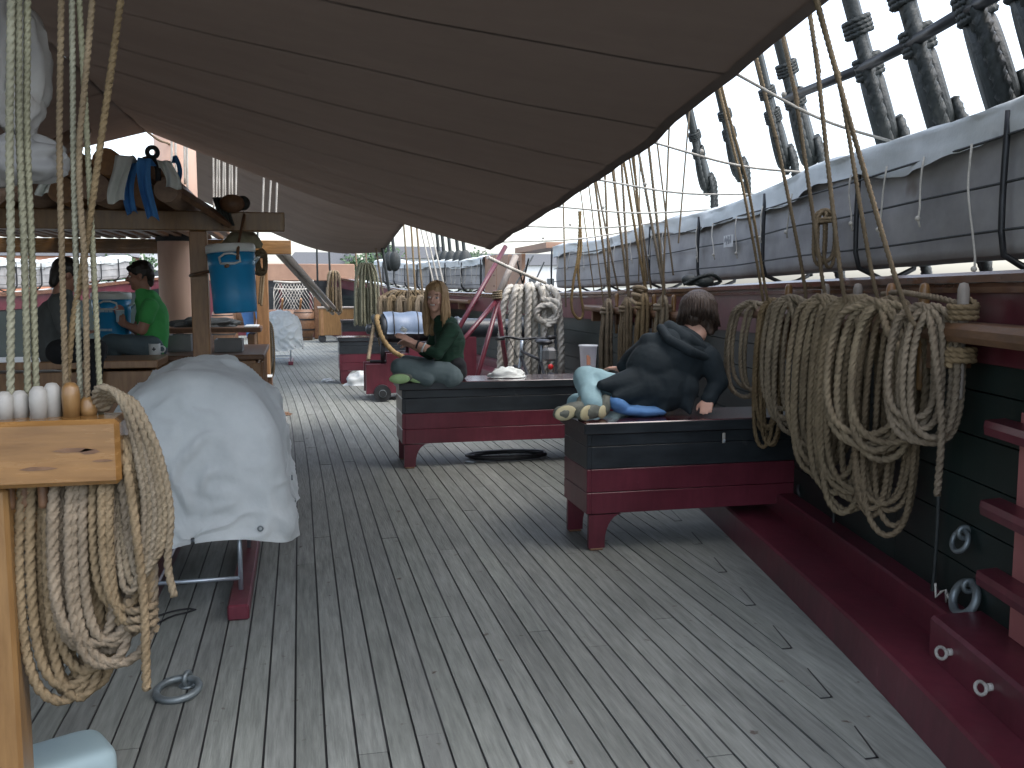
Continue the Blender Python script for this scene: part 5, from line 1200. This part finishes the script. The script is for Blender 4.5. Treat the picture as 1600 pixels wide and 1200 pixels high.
def head(c, face, upv, s=1.0):
    """skull, jaw, nose, ears; c centre of head, face direction"""
    f = Vector(face).normalized(); u = (Vector(upv)-f*Vector(upv).dot(f)).normalized(); r_ = f.cross(u); c = Vector(c)
    M3 = Matrix((r_, f, u)).transposed(); eu = M3.to_euler()
    q = lambda a, b, d: c+(r_*a+f*b+u*d)*s
    P = [('e', q(0, -.012, .03), (.076*s, .094*s, .090*s), eu), ('e', q(0, .022, -.03), (.060*s, .066*s, .088*s), eu), ('e', q(0, .052, -.088), (.030*s, .030*s, .026*s), eu),
         ('c', q(0, .086, .012), .010*s, q(0, .108, -.022), .013*s), ('e', q(.078, -.005, -.005), (.012*s, .02*s, .032*s), eu), ('e', q(-.078, -.005, -.005), (.012*s, .02*s, .032*s), eu),
         ('e', q(.034, .062, -.03), (.022*s, .02*s, .022*s), eu), ('e', q(-.034, .062, -.03), (.022*s, .02*s, .022*s), eu), ('c', q(-.04, .070, .032), .010*s, q(.04, .070, .032), .010*s), ('c', q(0, -.01, -.06), .055*s, q(0, -.03, -.14), .052*s)]
    return P, q, eu
def face_bits(q, eu, parent, s=1., smile=True):
    for sg in (-1, 1):
        e = MB(); e.sphere(q(sg*.033, .077, .008), (.0135*s, .0105*s, .0085*s), Euler(eu).to_matrix().to_4x4()); o = wparent(e.build('eye', 'eye_white'), parent)
        e = MB(); e.sphere(q(sg*.033, .0855, .008), .0056*s, nu=10, nv=8); wparent(e.build('iris', 'eye_dark'), parent)
        e = MB(); e.caps(q(sg*.018, .088, .036), .0026*s, q(sg*.048, .078, .036), .0020*s, 8); wparent(e.build('eyebrow', 'hair_brown'), parent)
    m = MB(); rope(m, [q(-.026, .079, -.047), q(-.013, .089, -.055), q(0, .092, -.057), q(.013, .089, -.055), q(.026, .079, -.047)], .0058*s, fine=0); wparent(m.build('lips', 'lip'), parent)
    if smile: m = MB(); rope(m, [q(-.019, .087, -.050), q(0, .0955, -.0535), q(.019, .087, -.050)], .0052*s, fine=0); wparent(m.build('teeth', 'teeth'), parent)
def grow(prims, d): return [(p[0], p[1], p[2]+d, p[3], p[4]+d) if p[0] == 'c' else (p[0], p[1], tuple(x+d for x in p[2]))+tuple(p[3:]) for p in prims]

def strands(q, n_, reach, length, mat_, parent, seed, wid=(.094, .108, .10), r_=.0045, back=True, part=None):
    g = random.Random(seed); m = MB()
    for k in range(n_):
        a = g.uniform(0, 2*math.pi) if back else g.uniform(-.55*math.pi, 1.55*math.pi)
        if not back and abs(((a-math.pi/2+math.pi) % (2*math.pi))-math.pi) < .80: continue      # keep the face free
        P = []
        for j in range(6):
            t_ = j/5*reach; b_ = math.pi/2-t_; jit = 1+.05*g.random()
            P.append(q(wid[0]*math.cos(a)*math.cos(b_)*jit, -.02+wid[1]*math.sin(a)*math.cos(b_)*jit, .04+wid[2]*math.sin(b_)*jit))
        e_ = Vector(P[-1]); l = length*g.uniform(.6, 1.1); o_ = Vector((g.uniform(-.02, .02), g.uniform(-.02, .02), 0))
        P += [e_+Vector((0, 0, -l*.4))+o_*.5, e_+Vector((0, 0, -l))+o_]
        rope(m, P, r_, fine=0)
    return wparent(m.build('hair_strands', mat_), parent)
# ---- A: dark jacket, sitting with the back to us
t = empty('person', (2.05, 5.15, .735), label='person in dark hooded jacket and pale jeans sitting bowed with back turned', cat='person')
Y = 5.2; J = lambda a, b, dy=0.: at(a, b, Y+dy)
pel, abd, che, upb, nk = J(1012, 612, .02), J(1018, 592, .02), J(1040, 562, .02), J(1060, 538, .05), J(1076, 522, .07)
sl, sr = J(1012, 545, .08), J(1100, 560, .0); el, er = J(990, 560, .26), J(1121, 598, -.02); wl, wr_ = J(972, 576, .30), J(1106, 624, -.10)
kl, al = J(916, 592, .12), J(925, 632, -.10); kr, ar = J(975, 610, .62), J(900, 630, .25)
hp, q, eu = head(J(1090, 493, .12), (.25, .93, -.42), (.15, .38, .9), .98)
torso = [('c', pel, .135, abd, .135), ('c', abd, .135, che, .15), ('c', che, .15, upb, .12), ('c', upb, .11, nk, .06), ('c', sl, .07, sr, .07), ('c', che, .14, J(1022, 560, .03), .12), ('c', che, .14, J(1078, 575, 0), .11)]
armL = [('c', sl, .062, el, .050), ('c', el, .050, wl, .036)]; armR = [('c', sr, .062, er, .050), ('c', er, .050, wr_, .036)]
legs = [('c', J(1002, 622, .05), .088, kl, .070), ('c', kl, .068, al, .048), ('c', J(1020, 618, .12), .098, kr, .070), ('c', kr, .068, ar, .048)]
hR = hand(wr_, J(1104, 634, -.14), None, (0, 0, -1), curl=.25, L=.065); hL = hand(wl, wl+Vector((-.05, .06, .0)), None, (0, 0, -1), curl=.5)
hull_mesh(hp+[('c', nk, .055, J(1084, 508, .1), .05)]+grow(torso[:-2], -.045)+armL+armR+grow(legs, -.01)+hR+hL, .008, 'skin', 'body', t)
hull_mesh([('e', J(1056, 560, .04), (.205, .155, .20), (0, rad(20), 0)), ('e', J(1036, 600, .02), (.225, .165, .155), (0, rad(8), 0)), ('c', J(1016, 540, .06), .080, J(1098, 556, .02), .085), ('c', J(1060, 530, .06), .09, J(1078, 522, .09), .06)]
   +[('c', sl, .078, el, .066), ('c', el, .064, el+(wl-el)*.8, .052), ('c', J(1107, 560, -.03), .074, J(1123, 598, -.07), .062), ('c', J(1123, 598, -.07), .060, er+(wr_-er)*.85, .048), ('c', J(1112, 617, -.09), .046, J(1107, 624, -.10), .05)]
   +[('e', J(1020, 575, .03), (.165, .15, .165), (0, rad(25), 0)), ('c', J(940, 602, -.07), .030, J(1000, 598, .0), .12), ('c', J(962, 620, -.10), .026, J(1010, 606, -.02), .125), ('c', J(985, 641, -.09), .016, J(1025, 612, -.03), .12), ('c', J(1030, 647, -.12), .016, J(1040, 612, -.03), .12), ('c', J(1078, 645, -.13), .016, J(1065, 606, -.03), .11)], .008, 'jacket', 'jacket', t, 6, lambda c: .004*noise.noise(Vector((c.x*5, c.y*5, c.z*3)))+.022*max(0, .22-abs(noise.noise(Vector((c.x*5+c.z*3, c.y*4, c.z*3-c.x*4)))))-.002)
hull_mesh([('c', J(1032, 512, .03), .026, J(1044, 530, -.07), .030), ('c', J(1044, 530, -.07), .030, J(1078, 549, -.12), .032), ('c', J(1078, 549, -.12), .032, J(1112, 562, -.06), .022), ('c', J(1046, 512, .05), .045, J(1072, 532, -.05), .055), ('c', J(1072, 532, -.05), .055, J(1102, 548, -.02), .035)], .007, 'jacket', 'hood', t, 6)
hull_mesh(grow(legs, .012), .010, 'jeans_pale', 'trousers', t, 4, folds(.008, 10, 5))
hull_mesh([('e', J(1000, 641, -.07), (.17, .10, .036), (0, rad(4), 0)), ('e', J(966, 632, -.08), (.075, .07, .042), (0, rad(30), 0))], .007, 'shirt_blue', 'shirt_tail', t, 3, folds(.005, 16, 3))
hull_mesh([('e', q(0, -.02, .042), (.092, .108, .10), eu), ('e', q(.035, -.03, -.02), (.065, .085, .10), eu), ('e', q(-.03, -.04, -.02), (.065, .08, .085), eu), ('c', q(.07, .0, .0), .035, q(.085, .0, -.11), .02), ('c', q(.05, -.05, -.05), .04, q(.07, -.05, -.13), .018)], .008, 'hair_brown', 'hair', t, 3, lambda c: .006*noise.noise(Vector((c.x*60, c.y*60, c.z*12)))+.006*noise.noise(c*18))
strands(q, 420, 1.75, .10, 'hair_brown', t, 4, wid=(.112, .125, .108), r_=.0055)
for k, (a, b, dy, yaw) in enumerate(((892, 638, -.12, -.3), (925, 640, -.14, .2))):
    c = J(a, b, dy); c.z = .735+.052; M_ = (0, rad(-8), rad(28)+yaw)
    hull_mesh([('e', c+Vector((.02, .02, 0)), (.115, .045, .048), M_), ('e', c+Vector((-.06, -.02, -.008)), (.055, .048, .040), M_), ('c', c+Vector((.08, .05, .0)), .046, c+Vector((.10, .07, .04)), .045)], .006, 'shoe_olive', 'shoe', t, 3, folds(.004, 30, k))
    m = MB(); Mm = Euler(M_).to_matrix().to_4x4(); m.sphere(c+Vector((-.045, -.045, -.006)), (.070, .014, .043), Mm); m.sphere(c+Vector((.065, .005, -.01)), (.048, .014, .038), Mm); wparent(m.build('sole', 'sole_tan'), t)

# ---- B: woman in green, looking at us
t = empty('person', (1.25, 7.75, .715), label='long haired woman in dark green sweater sitting cross legged and smiling', cat='person')
Y = 7.7; J = lambda a, b, dy=0.: at(a, b, Y+dy)
pel, abd, che, upb, nk = J(700, 583), J(702, 560), J(703, 532), J(697, 512), J(688, 496)
hp, q, eu = head(J(681, 466, -.02), (-.42, -.9, -.02), (.05, .0, 1), 1.0)
shn, shf = J(706, 516, -.15), J(686, 514, .17); eln, elf = J(683, 552, -.22), J(672, 552, .16); wrn, wrf = J(648, 536, -.16), J(640, 538, .10)
torso = [('c', pel, .125, abd, .112), ('c', abd, .112, che, .118), ('c', che, .118, upb, .10), ('c', upb, .09, nk, .05), ('c', shn, .055, shf, .055), ('c', pel+Vector((0, -.08, 0)), .11, pel+Vector((0, .08, 0)), .11)]
aN = [('c', shn, .055, eln, .044), ('c', eln, .042, wrn, .027)]; aF = [('c', shf, .055, elf, .044), ('c', elf, .042, wrf, .027)]
lN = [('c', J(697, 585, -.10), .095, J(624, 574, -.16), .066), ('c', J(624, 574, -.16), .064, J(668, 594, -.20), .045)]; lF = [('c', J(697, 583, .10), .095, J(636, 568, .28), .066), ('c', J(636, 568, .28), .064, J(640, 596, -.05), .045)]
hN = hand(wrn, J(631, 527, -.15), None, (.2, .3, -.8), L=.08, curl=.35); hF = hand(wrf, J(630, 533, .02), None, (.2, -.5, -.6), L=.08, curl=.5)
hull_mesh(hp+[('c', nk, .048, J(684, 482, -.01), .046)]+grow(torso, -.012)+aN+aF+grow(lN+lF, -.012)+hN+hF, .0075, 'skin', 'body', t)
face_bits(q, eu, t)
hull_mesh(grow(torso[:-1], .010)+[('c', shn, .066, eln, .056), ('c', eln, .054, J(672, 548, -.20), .045), ('c', shf, .066, elf, .056), ('c', elf, .054, J(660, 548, .14), .043)], .0095, 'sweater', 'sweater', t, 4, folds(.007, 10, 3, (.7, .7, 1.6)))
hull_mesh(grow(lN+lF, .010)+[('c', pel+Vector((0, -.1, -.02)), .115, pel+Vector((0, .1, -.02)), .115)], .0095, 'trousers_grey', 'trousers', t, 4, folds(.006, 10, 4))
hull_mesh([('c', J(716, 582, -.09), .075, J(716, 582, .09), .075), ('c', J(714, 572, -.08), .08, J(714, 572, .08), .08)], .01, 'black_cloth', 'undershirt', t, 3, folds(.006, 12, 4))
hull_mesh([('e', q(0, -.022, .045), (.085, .098, .094), eu), ('c', q(.07, -.01, .04), .028, q(.085, -.01, -.12), .036), ('c', q(.085, -.01, -.12), .036, q(.075, .0, -.30), .022), ('c', q(-.068, -.0, .04), .026, q(-.082, .01, -.12), .030), ('c', q(-.082, .01, -.12), .030, q(-.075, .035, -.36), .016),
           ('c', q(0, -.085, .02), .055, q(.02, -.11, -.18), .06), ('c', q(.02, -.11, -.18), .06, q(.06, -.13, -.30), .03), ('c', q(-.03, -.08, .0), .05, q(-.04, -.09, -.22), .05)], .0075, 'hair_blond', 'hair', t, 3, lambda c: .006*noise.noise(Vector((c.x*70, c.y*70, c.z*9)))+.004*noise.noise(c*22))
strands(q, 520, 1.7, .26, 'hair_blond', t, 9, wid=(.094, .108, .103), r_=.0042, back=False)
m = MB(); m.torus(J(662, 543, -.19), .036, .007, M=(wrn-eln).to_track_quat('Z', 'Y').to_matrix().to_4x4()); wparent(m.build('bracelet', 'white_plastic'), t)
m = MB(); m.torus(J(653, 538, -.17), .032, .008, M=(wrn-eln).to_track_quat('Z', 'Y').to_matrix().to_4x4()); wparent(m.build('watch', 'black_plastic'), t)
for k, (a, b, dy) in enumerate(((618, 597, -.22), (648, 600, -.19))):
    c = J(a, b, dy); c.z = .715+.046; hull_mesh([('c', c, .040, c+Vector((.12, .02, .01)), .042)], .008, 'shoe_olive', 'shoe', t, 3)
    m = MB(); m.sphere(c+Vector((.03, -.032, -.004)), (.085, .016, .040)); wparent(m.build('sole', 'sole_green'), t)
bx_ = MB().box((0, 0, 0), (.05, .02, .035), Euler((.3, .5, .2)).to_matrix().to_4x4()); tag(bx_.build('white_card', 'white_plastic', loc=J(631, 515, -.14)), 'small white packet held in the hand of the woman in green', 'packet')

# ---- C: green T-shirt, profile to the left
t = empty('person', (-1.2, 8.5, .85), label='short haired person in bright green T-shirt sitting sideways on the oak bench', cat='person')
Y = 8.55; J = lambda a, b, dy=0.: at(a, b, Y+dy)
pel, abd, che, upb, nk = J(236, 540), J(240, 520), J(238, 492), J(232, 472), J(224, 458)
hp, q, eu = head(J(218, 432), (-1, -.12, -.12), (-.08, 0, 1), 1.02)
shn, shf = J(235, 478, -.16), J(230, 478, .16); eln, elf = J(222, 516, -.19), J(214, 516, .16); wrn, wrf = J(198, 508, -.10), J(195, 506, .08)
torso = [('c', pel, .13, abd, .12), ('c', abd, .12, che, .125), ('c', che, .125, upb, .10), ('c', upb, .09, nk, .055), ('c', shn, .058, shf, .058)]
aN = [('c', shn, .055, eln, .043), ('c', eln, .041, wrn, .028)]; aF = [('c', shf, .055, elf, .043), ('c', elf, .041, wrf, .028)]
lN = [('c', J(236, 543, -.10), .095, J(172, 536, -.16), .066), ('c', J(172, 536, -.16), .062, J(182, 596, -.10), .045), ('c', J(236, 543, .10), .095, J(175, 536, .14), .066), ('c', J(175, 536, .14), .062, J(196, 598, .10), .045)]
hull_mesh(hp+[('c', nk, .05, J(220, 448), .048)]+torso+aN+aF+lN+hand(wrn, J(189, 502, -.08), None, (0, .6, .3), curl=.7, L=.07)+hand(wrf, J(187, 504, .02), None, (0, -.6, .3), curl=.7, L=.07), .009, 'skin_dark', 'body', t)
face_bits(q, eu, t, 1., False)
hull_mesh(grow(torso, .010)+[('c', shn, .068, shn+(eln-shn)*.5, .066), ('c', shf, .068, shf+(elf-shf)*.5, .066)], .010, 'tee_green', 'tee_shirt', t, 4, folds(.009, 9, 3))
hull_mesh(grow(lN[:1]+lN[2:3], .012)+[('c', J(172, 536, -.16), .074, J(176, 560, -.12), .068), ('c', J(175, 536, .14), .074, J(184, 560, .12), .068), ('c', pel, .14, pel+Vector((0, 0, -.03)), .13)], .010, 'trousers_slate', 'trousers', t, 4, folds(.007, 10, 4))
hull_mesh([('c', J(178, 572, -.12), .055, J(182, 602, -.10), .05), ('c', J(188, 572, .12), .055, J(196, 602, .10), .05)], .010, 'wine_cloth', 'socks', t, 3)
hull_mesh([('e', q(0, -.022, .050), (.088, .104, .090), eu), ('c', q(0, -.07, .0), .055, q(0, -.075, -.07), .03), ('c', q(.05, .0, .02), .035, q(.07, -.01, -.01), .02), ('c', q(-.05, .0, .02), .035, q(-.07, -.01, -.01), .02), ('c', q(-.04, .07, .075), .022, q(.04, .07, .075), .022)], .008, 'hair_dark', 'hair', t, 3, lambda c: .006*noise.noise(c*40))
cp = empty('cup', J(188, 503, -.04), label='small pale blue cup held by the person in the green T-shirt', cat='cup'); MB().lathe([(.03, 0), (.032, .003), (.036, .10), (.033, .10), (.028, .006)], 20).build('beaker', 'logo_pale', cp); MB().torus((0, 0, .1), .0345, .003, nu=20, nv=6).build('rim', 'white_plastic', cp)

# ---- D: blue shirt behind the cooler
P0 = atz(408, 594, 0); t = empty('person', P0, label='person in blue shirt and jeans bending behind the hanging cooler', cat='person')
Y = P0.y; J = lambda a, b, dy=0.: at(a, b, Y+dy)
pel, che, nk = J(400, 520), J(391, 476), J(382, 456)
hp, q, eu = head(J(374, 442), (-.8, -.4, -.4), (-.2, 0, 1), 1.0)
leg = [('c', J(398, 520, -.08), .10, J(402, 556, -.08), .07), ('c', J(402, 556, -.08), .065, J(406, 588, -.08), .05), ('c', J(402, 520, .1), .10, J(410, 556, .1), .07), ('c', J(410, 556, .1), .065, J(412, 586, .1), .05)]
arm = [('c', J(398, 470, -.18), .06, J(407, 492, -.24), .048), ('c', J(407, 492, -.24), .045, J(402, 508, -.34), .032)]
tor = [('c', pel, .14, che, .15), ('c', che, .14, nk, .06), ('c', J(396, 468, -.18), .065, J(386, 468, .18), .065)]
hull_mesh(hp+leg+arm+tor+hand(J(402, 508, -.34), J(400, 514, -.36), None, (-1, 0, 0)), .012, 'skin', 'body', t)
hull_mesh(grow(tor, .014)+grow(arm[:1], .018)+[('c', J(405, 488, -.22), .066, J(407, 500, -.28), .055)], .013, 'shirt_blue', 'shirt', t, 3, folds(.012, 8, 2)); hull_mesh(grow(leg, .014), .013, 'jeans_blue', 'jeans', t, 3, folds(.008, 9, 2))
hull_mesh([('e', q(0, -.02, .045), (.088, .10, .09), eu)], .012, 'hair_dark', 'hair', t, 2)
for dy in (-.08, .1): c = J(407, 592, dy); c.z = .05; hull_mesh([('c', c, .05, c+Vector((-.1, -.1, -.01)), .04)], .012, 'brown_wood', 'shoe', t, 2)

# ---- E: dark haired crew at left, striped top
t = empty('person', at(85, 565, 7.7), label='dark haired crew member in grey top sitting behind the upright ropes', cat='person')
Y = 7.75; J = lambda a, b, dy=0.: at(a, b, Y+dy)
pel, che, nk = J(92, 548), J(90, 495), J(100, 458)
hp, q, eu = head(J(106, 430), (.9, .3, -.25), (0, 0, 1), 1.0)
tor = [('c', pel, .14, J(86, 520), .13), ('c', J(86, 520), .13, che, .135), ('c', che, .13, nk, .055), ('c', J(92, 474, -.17), .06, J(92, 474, .17), .06)]
arm = [('c', J(92, 476, -.18), .055, J(100, 515, -.24), .045), ('c', J(100, 515, -.24), .043, J(130, 520, -.12), .03)]
leg = [('c', J(95, 550, -.1), .095, J(150, 545, -.14), .066), ('c', J(150, 545, -.14), .064, J(146, 610, -.12), .045), ('c', J(95, 550, .1), .095, J(152, 545, .14), .066), ('c', J(152, 545, .14), .064, J(150, 610, .12), .045)]
hull_mesh(hp+[('c', nk, .05, J(104, 446), .048)]+tor+arm+leg+hand(J(130, 520, -.12), J(138, 520, -.1), None, (0, 0, 1)), .011, 'skin_dark', 'body', t)
hull_mesh(grow(tor, .012)+grow(arm, .012), .011, 'tee_stripe', 'top', t, 3, folds(.007, 9, 2)); hull_mesh(grow(leg, .012), .012, 'black_cloth', 'trousers', t, 3, folds(.007, 9, 2))
hull_mesh([('e', q(0, -.022, .045), (.088, .105, .095), eu), ('c', q(0, -.07, 0), .06, q(0, -.08, -.08), .04)], .01, 'hair_dark', 'hair', t, 2)
